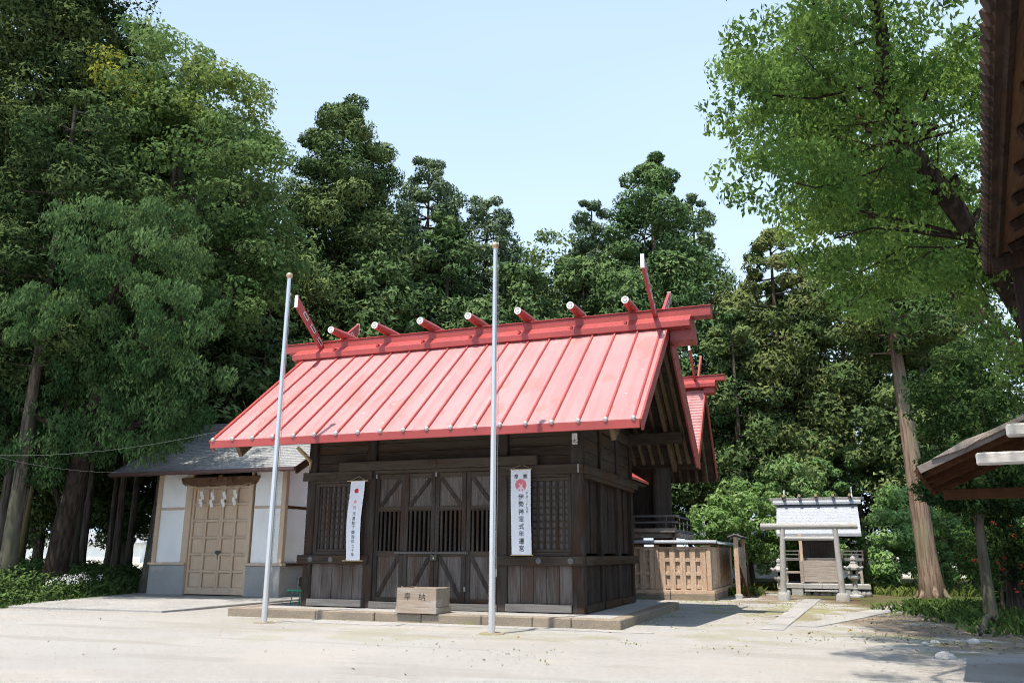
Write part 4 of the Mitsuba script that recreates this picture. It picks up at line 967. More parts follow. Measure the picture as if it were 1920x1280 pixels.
for (x, y), lab in (((11.72, 29.45), 'grey stone lantern to the right of the stone gate, before the podium'), ((9.25, 29.7), 'grey stone lantern half hidden behind the left pillar of the stone gate')):
    l_ = thing('stone_lantern', lab, 'stone lantern', 'stone lanterns before the small shrine')
    lf = frame((x, y, 0)) if x > 10 else (lambda v, x=x, y=y: (np.asarray(v) * 0.93) @ ROT.T + [x, y, 0])
    lp = lambda name, prof, s, sm=40: put(name, lathe(prof, s), 'granite', l_, lf, sm)
    lp('base', [(0.0, -0.02), (0.24, -0.02), (0.24, 0.04), (0.16, 0.09), (0.0, 0.09)], 6, False)
    lp('stem', [(0.12, 0.08), (0.09, 0.14), (0.085, 0.24), (0.10, 0.26), (0.10, 0.29), (0.082, 0.31), (0.085, 0.50), (0.11, 0.53)], 16)
    lp('platform', [(0.10, 0.53), (0.20, 0.62), (0.205, 0.68), (0.15, 0.70), (0.0, 0.70)], 6, False)
    lp('fire_box', [(0.0, 0.70), (0.135, 0.70), (0.135, 0.90), (0.0, 0.90)], 6, False)
    put('opening', box(-0.05, 0.05, -0.122, -0.112, 0.74, 0.87), 'dark_inside', l_, lf)
    lp('roof', [(0.0, 0.90), (0.27, 0.90), (0.28, 0.96), (0.17, 1.02), (0.10, 1.10), (0.0, 1.10)], 6, False)
    for k in range(6):
        a_ = k * PI / 3
        put('roof_horn', ball((0.27 * math.cos(a_), 0.27 * math.sin(a_), 0.975), 0.05, 1, (1, 1, 1.1)), 'granite', l_, lf, True)
    lp('finial', [(0.07, 1.09), (0.10, 1.12), (0.085, 1.16), (0.07, 1.18), (0.10, 1.23), (0.085, 1.31), (0.0, 1.37)], 14)
shf = frame((11.0, 30.5, 0))
P_ = thing('stone_podium', 'low grey stone podium of slabs and rounded stones under the small shrine', 'podium')
for x0, x1 in ((-1.55, -0.66), (-0.655, -0.02), (-0.015, 0.55), (0.555, 1.565)):
    put('slab', rough(box(x0, x1, 0.0, 0.5, 0.23, 0.385, 0.012), 0.003, 9), 'granite', P_, shf)
put('top', box(-1.54, 1.55, 0.5, 3.6, 0.1, 0.375), 'granite', P_, shf)
for x0, x1 in ((-1.06, -0.67), (0.56, 0.9)):
    put('corner_block', box(x0, x1, 0.02, 0.2, -0.03, 0.228, 0.012), 'granite', P_, shf)
rng = np.random.default_rng(4)
for x in (-1.40, -1.19, 0.98, 1.16, 1.33, 1.48):
    put('rounded_stone', rough(ball((x, 0.10, 0.08), 0.105, 2, (1.0, 0.8, 1.15)), 0.01, 6, int(x * 100) % 97), 'granite', P_, shf, True)
for x in (-0.52, -0.26, -0.02, 0.18, 0.40):
    put('rounded_stone', rough(ball((x, 0.02, 0.03), 0.12, 2, (1.0, 0.7, 0.85)), 0.012, 6, int(x * 100) % 97), 'granite', P_, shf, True)
put('step', box(-0.62, 0.50, -0.16, 0.0, 0.125, 0.19, 0.01), 'granite', P_, shf)
A_ = thing('small_shrine', 'small wooden shrine with a pale grey sheet roof on a stone podium', 'small shrine')
sp = lambda name, vf, mat, smooth=False: put(name, vf, mat, A_, shf, smooth)
for k in range(4):
    z = 0.44 + k * 0.187
    sp('stair_cover_board', box(-0.62, 0.56, 0.36, 0.39, z + .003, z + 0.184, 0.004), 'pale_grey_wood')
sp('stair_side', box(-0.74, -0.625, 0.34, 1.6, 0.38, 1.17, 0.006), 'pale_grey_wood')
sp('stair_side', box(0.565, 0.64, 0.34, 1.6, 0.38, 1.17, 0.006), 'pale_grey_wood')
for x in (-0.66, 0.62):
    sp('porch_post', box(x - 0.055, x + 0.055, 0.62, 0.73, 0.376, 2.12, 0.01), 'pale_wood_upright')
sp('body', box(-0.68, 0.52, 1.95, 3.1, 1.2, 2.6), 'dark_wood_upright')
for k in range(4):
    sp('body_board', box(-0.66 + k * .295, -0.66 + k * .295 + .285, 1.91, 1.949, 1.26, 2.3, 0.004), 'grey_wood_upright')
sp('floor', box(-1.40, 1.45, 1.05, 3.3, 1.17, 1.275, 0.008), 'grey_wood_level')
sp('beam', box(-1.35, 1.35, 1.2, 1.3, 0.72, 0.80, 0.006), 'pale_grey_wood')
for x in (-1.32, -0.1, 1.33):
    sp('floor_post', box(x - 0.05, x + 0.05, 1.2, 1.3, 0.375, 1.17, 0.006), 'pale_grey_wood')
    sp('floor_post', box(x - 0.05, x + 0.05, 3.0, 3.1, 0.375, 1.17, 0.006), 'pale_grey_wood')
for z in (1.40, 1.52):
    sp('rail', box(-1.42, -0.72, 1.10, 1.14, z - 0.022, z + 0.022, 0.004), 'grey_wood_level')
    sp('rail', box(0.70, 1.46, 1.10, 1.14, z - 0.022, z + 0.022, 0.004), 'grey_wood_level')
    sp('rail', box(1.40, 1.44, 1.15, 3.2, z - 0.022, z + 0.022, 0.004), 'grey_wood_level')
for x in (-1.38, -0.76, 0.74, 1.42):
    sp('rail_post', box(x - 0.025, x + 0.025, 1.09, 1.15, 1.276, 1.56, 0.004), 'grey_wood_upright')
for bk in (0, 1):
    fx = (lambda m: (m[0] * [1, -1, 1] + [0, 5.2, 0], m[1][:, ::-1])) if bk else (lambda m: m)
    sp('roof_sheet', fx(prism([(1.07, 2.16), (2.58, 3.33), (2.58, 3.30), (1.09, 2.135)], -1.50, 1.45, 0)), 'grey_sheet')
    for k in range(1, 10):
        yy, zz = 1.07 + 1.51 * k / 10, 2.16 + 1.17 * k / 10
        sp('roof_seam', fx(prism([(yy - .010, zz - .0078 - .002), (yy - .010, zz - .0078 + .007), (yy + .006, zz + .0046 + .007), (yy + .006, zz + .0046 - .002)], -1.50, 1.45, 0)), 'grey_sheet')
sp('roof_board', prism([(1.10, 2.12), (2.6, 3.29), (4.1, 2.12), (4.05, 2.03), (2.6, 3.16), (1.15, 2.03)], -1.46, 1.41, 0), 'dark_wood_level')
sp('fascia', box(-1.50, 1.45, 1.055, 1.085, 2.045, 2.16, 0.004), 'grey_sheet')
sp('gable', prism([(1.9, 2.3), (3.3, 2.3), (2.6, 3.0)], 0.45, 0.5, 0), 'dark_wood_deep')
sp('ridge_cap', prism([(2.30, 3.28), (2.30, 3.36), (2.42, 3.43), (2.78, 3.43), (2.9, 3.36), (2.9, 3.28)], -1.63, 1.58, 0), 'grey_sheet')
sp('ridge_beam', box(-1.75, 1.71, 2.46, 2.74, 3.43, 3.545, 0.006), 'old_metal')
for x in (-1.20, -0.62, -0.02, 0.60, 1.20):
    k = numbered(A_ + '__ridge_log')
    m = tube([(x, 2.12, 3.61), (x, 2.6, 3.61), (x, 3.08, 3.61)], [0.055, 0.065, 0.055], 12)
    scene[k] = mikit.ply((shf(m[0]), m[1]), 'dark_metal', smooth=40)
    put('end_cap', tube([(x, 2.10, 3.61), (x, 2.118, 3.61)], 0.056, 12), 'gold', k, shf)
for x in (-1.26, 1.24):
    for bk in (0, 1):
        fx = (lambda m: (m[0] * [1, -1, 1] + [0.05, 5.2, 0], m[1][:, ::-1])) if bk else (lambda m: m)
        sp('gable_finial', fx(prism([(2.62, 3.36), (2.62, 3.46), (2.1, 3.90), (2.1, 3.77)], x - 0.022, x + 0.022, 0)), 'dark_metal' if not bk else 'grey_sheet')

labels['stone_path'] = {'kind': 'structure'}
rng = np.random.default_rng(8)


def paving(a, b, wa, wb, n, key):
    a, b = np.array(a, float), np.array(b, float)
    d = (b - a) / np.linalg.norm(b - a)
    s_ = np.array([d[1], -d[0]])
    for k in range(n):
        t0, t1 = k / n, (k + 1) / n
        g = 0.006
        w0, w1 = wa + (wb - wa) * t0, wa + (wb - wa) * t1
        p0, p1 = a + (b - a) * t0 + d * g, a + (b - a) * t1 - d * g
        pg = Polygon([p0 - s_ * w0 / 2, p1 - s_ * w1 / 2, p1 + s_ * w1 / 2, p0 + s_ * w0 / 2])
        put('slab', prism(pg, -0.05, 0.012 + rng.uniform(-.004, .004), 2), 'concrete', key)


paving((5.0, 16.76), (9.84, 28.25), 0.42, 0.50, 11, 'stone_path')
paving((5.88, 17.5), (10.05, 23.1), 0.45, 0.75, 6, 'stone_path')
paving((10.08, 23.14), (13.6, 27.2), 0.75, 0.95, 5, 'stone_path')

# ------------------------------------------------------------------ building on the right edge
E1 = np.array([0.482, 0.876, 0.0]); E2 = np.array([0.876, -0.482, 0.0])
C0 = np.array([5.551, 9.293, 4.6]) + E2 * 0.13          # far lower corner of the eave
rt = thing('eaves_building', 'old dark timber building cut by the right edge, with exposed rafters under its eave', 'building')
up = np.array([0, 0, 1.0])
rise = 0.42
SL = (E2 + rise * up) / math.hypot(1, rise)
LN = 9.5


def rb(name, p0, p1, w, h, mat, upv=up, b=0.006):
    return put(name, bar(p0, p1, w, h, upv, b), mat, rt)


nrm = np.cross(SL, E1); nrm = nrm if nrm[2] > 0 else -nrm
put('roof', (lambda vs: (np.array(vs), _BF))([C0 + E1 * a_ + SL * b_ + nrm * c_ for a_ in (-LN, 0.0) for b_ in (-0.06, 5.5) for c_ in (0.02, 0.12)]), 'rusty_edge', rt)
for k in range(12):
    b0 = 0.02 + k * 0.42
    put('soffit_board', bar(C0 - E1 * LN + SL * (b0 + .2), C0 - E1 * 0.03 + SL * (b0 + .2), 0.41, 0.02, nrm), 'soffit_wood', rt)
rb('eave_board', C0 - E1 * LN + SL * 0.02, C0 + SL * 0.02 - nrm * 0.0, 0.05, 0.07, 'old_dark_wood', nrm)
ng = 60
for k in range(ng):
    put('eave_tile', tube([C0 - E1 * (LN * k / ng + .05) + SL * -0.09 + nrm * 0.085, C0 - E1 * (LN * k / ng + .05) + SL * 0.35 + nrm * 0.10], 0.065, 8), 'rusty_edge', rt)
for k in range(13):
    p = C0 - E1 * (0.15 + k * 0.72)
    rb('rafter', p + SL * 0.10 - nrm * 0.065, p + SL * 5.2 - nrm * 0.065, 0.10, 0.09, 'old_dark_wood', nrm)
rb('wall_plate', C0 - E1 * LN + E2 * 0.75 + up * 0.10, C0 - E1 * 0.1 + E2 * 0.75 + up * 0.10, 0.16, 0.22, 'old_dark_wood')
rb('corner_post', C0 - E1 * 0.45 + E2 * 0.20 - up * 4.62, C0 - E1 * 0.45 + E2 * 0.20 + up * .05, 0.13, 0.13, 'old_dark_wood', E1)
rb('bracket', C0 - E1 * 0.60 + E2 * -0.05 - up * 0.06, C0 - E1 * 0.60 + E2 * 1.6 - up * 0.06, 0.12, 0.16, 'old_dark_wood')
for k in range(6):
    rb('wall_board', C0 - E1 * 0.55 + E2 * (0.45 + k * .27) - up * 4.62, C0 - E1 * 0.55 + E2 * (0.45 + k * .27), 0.265, 0.03, 'old_dark_wood', E1)
for k in range(16):
    rb('wall_board', C0 - E1 * (0.9 + k * .5) + E2 * 0.75 - up * 4.62, C0 - E1 * (0.9 + k * .5) + E2 * 0.75, 0.49, 0.04, 'old_dark_wood', E2)
lamp = put('tin_panel', bar(C0 - E1 * 0.72 + E2 * 0.36 - up * 1.75, C0 - E1 * 0.72 + E2 * 0.36 - up * 1.2, 0.30, 0.03, E1 + E2 * .4, 0.008), 'grey_sheet', rt)

LT = thing('lean_to_roof', 'small weathered lean-to roof with board underside beside the right edge building', 'lean-to')
L0 = np.array([4.544, 9.431, 2.3])
LS = (E2 + 0.4417 * up) / math.hypot(1, 0.4417)
ln_ = np.cross(LS, E1); ln_ = ln_ if ln_[2] > 0 else -ln_
DEP = 3.3
for k in range(9):
    a0 = DEP * k / 9
    put('roof_board', bar(L0 + E1 * (a0 + .18), L0 + E1 * (a0 + .18) + LS * 3.4, 0.355, 0.022, ln_, 0.003), 'soffit_wood', LT)
put('tin_cover', bar(L0 + E1 * 1.6 + LS * 0.18 + ln_ * 0.03, L0 + E1 * 1.6 + LS * 3.4 + ln_ * 0.03, 3.1, 0.02, ln_), 'old_tin', LT)
put('verge_board', bar(L0 - E1 * .02 + LS * 0.05 + ln_ * .0, L0 - E1 * .02 + LS * 3.4, 0.03, 0.085, ln_, 0.004), 'old_tin', LT)
put('verge_board', bar(L0 - E1 * .05 + LS * 0.42 + ln_ * .035, L0 - E1 * .05 + LS * 3.4 + ln_ * .035, 0.03, 0.05, ln_, 0.004), 'pale_grey_wood', LT)
put('torn_sheet', (np.array([L0 - E1 * .06 + LS * t + ln_ * h + E1 * e for t, h, e in ((.22, .045, 0), (.62, .085, .02), (.95, .055, 0), (.60, .0, -.02), (.25, .07, .25), (.65, .10, .3), (.95, .07, .3))]), np.array([[0, 1, 3], [1, 2, 3], [0, 4, 1], [4, 5, 1], [1, 5, 2], [5, 6, 2]])), 'old_tin', LT)
put('eave_board', bar(L0 - ln_ * .03 + LS * .03, L0 + E1 * DEP - ln_ * .03 + LS * .03, 0.05, 0.10, ln_, 0.004), 'brown_wood', LT)
for k in range(5):
    p = L0 + E1 * (0.12 + k * 0.76)
    put('rafter', bar(p + LS * .06 - ln_ * .055, p + LS * 3.3 - ln_ * .055, 0.06, 0.08, ln_, 0.004), 'brown_wood', LT)
put('post', bar(L0 + E1 * 2.2 + LS * 2.6 - up * 4.1, L0 + E1 * 2.2 + LS * 2.6 - up * .12, 0.10, 0.10, E1, 0.01), 'brown_wood', LT)
put('tie_beam', bar(L0 + E1 * 2.2 + E2 * 0.2 - up * .12, L0 + E1 * 2.2 + E2 * 3.0 - up * .12, 0.10, 0.14, up, 0.01), 'brown_wood', LT)
for o, z in ((-0.26, .09), (-0.62, .33)):
    p = L0 - E1 * (-o) * 1.0
    put('bracket_arm', bar(L0 + E1 * o + E2 * (0.62 if z < .2 else .92) + up * z, L0 + E1 * o + E2 * 2.6 + up * z, 0.13, 0.13, up, 0.02), 'bleached_wood', LT)
for x, y, s in ((6.05, 12.3, .10), (6.9, 14.3, .06), (6.6, 14.0, .05), (7.6, 14.4, .07)):
    k = thing('white_stone', 'white stone lying in the dappled shade near the right edge building' if s > .09 else 'small white pebble in the dappled shade on the right', 'stone', 'white stones on the shaded ground' if s < .09 else None)
    m = rough(ball((x, y, 0.02), s, 1, (1.4, 0.9, 0.75)), s * .35, 9, int(x * 10))
    scene[k] = mikit.ply(m, 'pale_stone')

# ------------------------------------------------------------------ overhead wires and far buildings
w1 = thing('overhead_wire', 'pale wire sagging from the left end of the red roof to the trees', 'wire')
p0, p1 = hallf(np.array([[-8.6, -0.9, 4.35]]))[0], np.array([-16.5, 20.5, 4.1])
t = np.linspace(0, 1, 20)
m = tube(p0[None] * (1 - t[:, None]) + p1[None] * t[:, None] - np.stack([0 * t, 0 * t, 1.1 * 4 * t * (1 - t) * 0.5], 1), 0.0035, 5)
scene[w1] = mikit.ply(m, 'cable_grey')
w2 = thing('overhead_wire', 'thin wire at the far left running low from the left edge to the cedar trunks', 'wire')
p0, p1 = np.array([-14.5, 23.0, 4.0]), np.array([-11.4, 24.2, 3.62])
m = tube(p0[None] * (1 - t[:, None]) + p1[None] * t[:, None] - np.stack([0 * t, 0 * t, 0.12 * 4 * t * (1 - t)], 1), 0.0025, 5)
scene[w2] = mikit.ply(m, 'cable_grey')
for (x, y, w, h, d), lab in (((-64, 118, 26, 2.6, 10), 'long low white building far off between the tree trunks at the left edge'), ((-32, 122, 16, 2.4, 10), 'small white building far off between the trunks, just left of the storehouse'), ((17.2, 52, 9.5, 2.2, 6), 'white walled building behind the shrubs, seen beside the notice board')):
    k = thing('far_building', lab, 'building')
    put('wall', box(x - w / 2, x + w / 2, y, y + d, -0.2, h), 'plaster', k)
    put('roof', prism([(y - .6, h), (y + d / 2, h + 1.5), (y + d + .6, h), (y + d + .6, h - .15), (y - .6, h - .15)], x - w / 2 - .6, x + w / 2 + .6, 0), 'grey_tile', k)

# ------------------------------------------------------------------ foliage
def unit(v):
    return v / (np.linalg.norm(v, axis=-1, keepdims=True) + 1e-12)


def leafset(P, N, L, Wd, rng, droop=0.3, along=None):
    """One folded rhombus per point: P centres, N normals, L long, Wd wide."""
    n = len(P)
    r = rng.normal(size=(n, 3)) if along is None else along + 0.45 * rng.normal(size=(n, 3))
    d = r - (r * N).sum(1, keepdims=True) * N
    d = unit(unit(d) + np.array([0, 0, -droop]))
    s = unit(np.cross(N, d))
    k = rng.uniform(0.65, 1.3, (n, 1))
    l, w = L * k / 2, Wd * k / 2
    up = unit(np.cross(d, s)) * w * 0.25
    v = np.stack([P - d * l, P + s * w + up, P + d * l, P - s * w + up], 1).reshape(-1, 3)
    b = np.arange(n)[:, None] * 4
    f = np.concatenate([b + [0, 1, 2], b + [0, 2, 3]], 1).reshape(-1, 3)
    return v, f


def clump_leaves(C, R, per, L, Wd, cols, rng, flat=0.75, droop=0.3, outward=0.0, upb=0.35):
    """Leaves in the outer part of clumps: C (m,3) centres, R (m) radii, cols (m,3)."""
    m = len(C)
    u = unit(rng.normal(size=(m, per, 3)))
    rad = R[:, None, None] * (0.55 + 0.47 * np.sqrt(rng.random((m, per, 1))))
    off = u * rad * np.array([1, 1, flat])
    P = (C[:, None] + off).reshape(-1, 3)
    N = unit(u.reshape(-1, 3) * 1.0 + np.array([0, 0, upb]) + rng.normal(size=(m * per, 3)) * 0.34)
    if outward > 0:
        v, f = tufts(P, N, u.reshape(-1, 3), L, Wd, rng)
        c = cols[:, None, :] * rng.uniform(0.88, 1.14, (m, per, 1))
        return v, f, np.repeat(c.reshape(-1, 3), 3, 0)
    v, f = leafset(P, N, L, Wd, rng, droop)
    c = cols[:, None, :] * rng.uniform(0.82, 1.2, (m, per, 1))
    return v, f, np.repeat(c.reshape(-1, 3), 4, 0)


def tufts(P, N, u, L, Wd, rng):
    """One narrow triangle per spray of needles, lying on the clump and pointing outwards and up."""
    n = len(P)
    d = unit(u * 0.7 + 0.7 * rng.normal(size=(n, 3)) + [0, 0, 0.25])
    d = unit(d - 0.75 * (d * N).sum(1, keepdims=True) * N)
    s = unit(np.cross(N, d))
    k = rng.uniform(0.6, 1.35, (n, 1))
    v = np.stack([P - d * L * k * .4 + s * Wd * k * .5, P + d * L * k * .6, P - d * L * k * .4 - s * Wd * k * .5], 1).reshape(-1, 3)
    return v, np.arange(n * 3).reshape(-1, 3)[:, ::-1]


def trunk_mesh(pts, rad, sides=10, seed=0, flare=0.0):
    pts = np.asarray(pts, float)
    t = np.linspace(0, len(pts) - 1, max(len(pts) * 4, 8))
    p = np.stack([np.interp(t, np.arange(len(pts)), pts[:, k]) for k in range(3)], 1)
    r = np.interp(t, np.arange(len(pts)), rad)
    if flare:
        r = r * (1 + flare * np.exp(-(p[:, 2] - p[0, 2]) / 0.45))
    v, f = tube(p, r, sides)
    v = v + (meshkit.noise(v * [3.0, 3.0, 0.6], seed)[:, None] - 0.5) * 0.25 * np.mean(rad)
    return v, f


def plant(key, crown, trunk=None, branches=None, mat='needles', barkmat='bark'):
    v, f, c = crown
    c = c * 1.22
    scene[key + '__crown'] = mikit.ply((v, f), mat, color=c)
    labels[key + '__crown'] = {'kind': 'stuff'}
    if trunk is not None:
        scene[key + '__trunk'] = mikit.ply(trunk, barkmat, smooth=True)
    if branches is not None:
        scene[key + '__branches'] = mikit.ply(branches, barkmat, smooth=True)
        labels[key + '__branches'] = {'kind': 'stuff'}


def conifer(name, label, x, y, H, R, z0, seed, group=None, col=(0.042, 0.080, 0.032), tip=(0.118, 0.178, 0.072), dens=1.0, L=0.34, per=95, r0=0.32, shape=0.6, lean=(0, 0), airy=0.0, clump=1.0, barkmat='bark', lumpy=0.75):
    """A conifer: whorls of branches inside an uneven envelope, each ending in rounded tufts of sprays."""
    rng = np.random.default_rng(seed)
    k = thing(name, label, 'tree', group)
    C, Rr, cols, br = [], [], [], []
    h = z0
    ln = np.array([lean[0], lean[1], 0.0])
    col, tip = np.array(col), np.array(tip)
    while h < H - 0.2:
        t = (h - z0) / (H - z0)
        env = R * ((1 - t) ** shape) * min(1.0, 0.5 + t * 3.0)
        env = max(env, 0.3)
        nb = max(4, int(round((2.2 + env * 1.35) * dens)))
        a0 = rng.random() * 6.28
        for b in range(nb):
            a = a0 + b * 6.28 / nb + rng.normal() * 0.3
            if rng.random() < airy:
                continue
            d = np.array([math.cos(a), math.sin(a), 0])
            big = meshkit.noise(np.array([d[0] * 1.1 + 5, d[1] * 1.1 + 5, h * 0.42]), seed)
            r = env * (1 - lumpy / 2 + lumpy * big) * rng.uniform(0.82, 1.10)
            dz = rng.normal() * 0.2 - 0.10 * r
            base = np.array([0, 0, h]) + ln * h
            for fr_ in ((1.0, 0.68) if r > 1.5 else (0.9,)) + ((0.4,) if r > 2.6 and rng.random() < .6 else ()):
                rr = min(0.27 + 0.27 * r, 1.10) * rng.uniform(0.7, 1.35) * clump
                C.append(base + d * r * fr_ + [rng.normal() * .12, rng.normal() * .12, dz * fr_ + rng.normal() * 0.15])
                Rr.append(rr)
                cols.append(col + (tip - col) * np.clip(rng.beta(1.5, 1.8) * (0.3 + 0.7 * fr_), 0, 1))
            if r > 1.0:
                br.append(tube([base, base + d * r * 0.5 + [0, 0, dz * 0.3], base + d * r * 0.95 + [0, 0, dz]], [0.05, 0.035, 0.012], 4, False))
        h += (0.50 + 0.13 * env) / dens ** 0.5 * rng.uniform(0.75, 1.25)
    C.append(np.array([0, 0, H - .35]) + ln * H); Rr.append(0.42 * clump); cols.append(tip)
    C, Rr, cols = np.array(C), np.array(Rr), np.array(cols)
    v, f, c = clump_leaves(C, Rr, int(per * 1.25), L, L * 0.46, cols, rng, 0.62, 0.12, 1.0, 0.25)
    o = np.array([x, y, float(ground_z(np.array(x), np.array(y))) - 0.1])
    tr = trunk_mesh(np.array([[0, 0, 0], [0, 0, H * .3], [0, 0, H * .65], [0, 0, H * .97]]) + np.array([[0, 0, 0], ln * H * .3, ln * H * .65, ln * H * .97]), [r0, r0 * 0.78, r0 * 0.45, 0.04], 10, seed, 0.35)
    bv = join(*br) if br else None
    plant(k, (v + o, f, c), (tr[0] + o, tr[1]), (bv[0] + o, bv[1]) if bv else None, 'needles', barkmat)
    return k


def broadleaf(name, label, lobes, trunk, rad, seed, group=None, col=(0.050, 0.095, 0.026), tip=(0.125, 0.175, 0.045), L=0.16, Wd=0.085, per=110, clump=0.62, fill=1.0, droop=0.45, flat=0.62, twigs=4, mat='leaves', barkmat='bark', category='tree', tints=None, upb=0.35, stretch=1.0):
    """lobes: (x, y, z, rx, ry, rz) ellipsoids filled with leaf clumps; trunk: points from the ground up."""
    rng = np.random.default_rng(seed)
    k = thing(name, label, category, group)
    C, cols, br = [], [], []
    col, tip = np.array(col), np.array(tip)
    tp = np.asarray(trunk, float)
    for li, (cx, cy, cz, rx, ry, rz) in enumerate(lobes):
        area = 4 * PI * ((rx * ry) ** 1.6 / 3 + (rx * rz) ** 1.6 / 3 + (ry * rz) ** 1.6 / 3) ** (1 / 1.6)
        n = max(5, int(fill * 1.15 * area / (PI * clump ** 2)))
        u = unit(rng.normal(size=(n, 3)))
        r = rng.uniform(0.45, 1.02, (n, 1)) ** 0.6
        c = np.array([cx, cy, cz]) + u * r * [rx, ry, rz]
        C.append(c)
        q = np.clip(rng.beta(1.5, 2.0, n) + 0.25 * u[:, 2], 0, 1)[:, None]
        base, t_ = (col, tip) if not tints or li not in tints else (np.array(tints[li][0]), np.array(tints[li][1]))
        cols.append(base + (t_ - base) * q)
        lc = np.array([cx, cy, cz])
        s0 = tp[np.argmin(np.linalg.norm(tp - (lc - [0, 0, rz]), axis=1) + 0.4 * np.maximum(tp[:, 2] - cz, 0))]
        if twigs:
            dist = np.linalg.norm(lc - s0)
            mid = (s0 + lc) / 2 + rng.normal(size=3) * 0.12 * dist + [0, 0, 0.08 * dist]
            kk = np.clip(dist / 4, 0.4, 1)
            br.append(tube([s0, s0 * .7 + mid * .3 + rng.normal(size=3) * .04 * dist, mid, mid * .4 + lc * .6 + rng.normal(size=3) * .05 * dist, lc], rad[-1] * kk * np.array([0.8, 0.7, 0.55, 0.42, 0.2]), 6, False))
            for w in c[rng.permutation(n)[: min(n, twigs)]]:
                st_ = mid + (lc - mid) * rng.uniform(0.1, 0.8)
                br.append(tube([st_, st_ * .55 + w * .45 + rng.normal(size=3) * 0.15, w], [rad[-1] * 0.22 * kk, rad[-1] * 0.13 * kk, 0.006], 4, False))
    C, cols = np.vstack(C), np.vstack(cols)
    Rr = clump * rng.uniform(0.65, 1.25, len(C))
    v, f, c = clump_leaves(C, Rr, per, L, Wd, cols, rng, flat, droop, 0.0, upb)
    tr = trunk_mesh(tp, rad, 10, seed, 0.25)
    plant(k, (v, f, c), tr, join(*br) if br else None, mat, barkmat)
    return k


GROVE = 'tall trees of the grove behind the shrine'
FIR = dict(col=(0.062, 0.100, 0.056), tip=(0.160, 0.215, 0.120))
# -- left side
conifer('cedar_tree', 'tall dark cedar at the far left edge, its top cut off by the frame', -18.9, 30, 28.5, 4.4, 6.0, 11, None, L=0.20, per=330, r0=0.45, dens=1.0, clump=1.10, shape=0.45, col=(0.030, 0.054, 0.020), tip=(0.105, 0.130, 0.046))
conifer('cedar_tree', 'dark cedar just right of the tallest cedar on the left', -16.2, 31.5, 23.2, 3.4, 7.0, 12, None, L=0.20, per=260, r0=0.30, shape=0.5, clump=1.05, col=(0.034, 0.060, 0.022), tip=(0.110, 0.140, 0.050))
broadleaf('broadleaf_tree', 'broad light green tree with yellowish young leaves rising left of the hall roof',
          [(-12.3, 29.5, 15.4, 3.3, 3.0, 4.6), (-14.0, 29, 18.9, 2.3, 2.2, 2.5), (-10.0, 29.3, 14.8, 1.9, 2.2, 2.8), (-11.4, 29, 17.8, 2.2, 2.0, 2.3), (-15.2, 28.4, 18.6, 1.1, 1.1, 1.2), (-10.3, 29, 11.0, 2.2, 2.0, 2.2), (-13.6, 29.5, 12, 2.6, 2.4, 2.8), (-8.9, 30, 12.4, 1.6, 1.6, 2.0), (-12.6, 28.6, 17.0, 1.6, 1.3, 1.6)],
          [(-12.4, 30, -0.1), (-12.3, 30, 4), (-12.2, 29.8, 8), (-12.2, 29.6, 12)], [0.42, 0.34, 0.26, 0.16], 21,
          col=(0.072, 0.135, 0.044), tip=(0.195, 0.275, 0.105), L=0.20, Wd=0.10, per=125, clump=0.72, fill=0.85, tints={4: ((0.20, 0.23, 0.04), (0.34, 0.36, 0.07)), 3: ((0.085, 0.15, 0.044), (0.22, 0.28, 0.09)), 8: ((0.09, 0.15, 0.04), (0.24, 0.30, 0.08))})
rng = np.random.default_rng(77)
lob = [(-10.4, 21.4, 8.9, 2.0, 1.5, 0.9), (-12.3, 21.8, 7.4, 1.5, 1.4, 0.8), (-8.7, 21.0, 7.4, 1.3, 1.2, 0.7), (-11.6, 21.6, 10.2, 1.2, 1.1, 0.6), (-9.6, 22.0, 10.4, 0.9, 0.9, 0.5),
       (-10.4, 24.2, 9.4, 1.6, 1.4, 1.1), (-12.2, 24.6, 9.0, 1.8, 1.4, 1.0), (-10.8, 23.6, 6.6, 1.8, 1.2, 0.8), (-13.4, 24.2, 6.2, 1.6, 1.2, 0.8)]
for cx, cy, cz in [(-10.6, 22.9, 5.6), (-9.0, 22.5, 5.3), (-13.6, 24.0, 5.3), (-15.3, 24.8, 5.6), (-12.2, 23.4, 4.7), (-11.3, 22.9, 4.5), (-9.9, 22.6, 4.7), (-8.4, 22.2, 5.9), (-14.4, 24.3, 4.3), (-10.9, 22.3, 7.2), (-9.5, 22.0, 6.6), (-13.3, 23.5, 4.0), (-12.0, 22.6, 6.4), (-15.8, 24.3, 7.0), (-14.9, 24.0, 6.2), (-10.0, 23.2, 6.2)]:
    s_ = rng.uniform(0.75, 1.15)
    lob.append((cx, cy, cz, 0.95 * s_, 0.9 * s_, 0.75 * s_))
lob = [(cx * 1.13, cy * 1.13, 1.4 + (cz - 1.4) * 1.13, a_ * 1.13, b_ * 1.13, c_ * 1.13) for cx, cy, cz, a_, b_, c_ in lob]
broadleaf('drooping_tree', 'large dark green tree with drooping branches hanging over the storehouse roof', lob,
          [(-14.4, 27.1, -0.1), (-14.25, 27.1, 2.3), (-13.8, 26.8, 4.8), (-13.1, 26.2, 7.5)], [0.37, 0.32, 0.27, 0.15], 22,
          col=(0.032, 0.072, 0.028), tip=(0.118, 0.192, 0.074), L=0.17, Wd=0.056, per=115, clump=0.40, fill=0.60, droop=1.6, flat=0.9, twigs=3, barkmat='dark_bark')
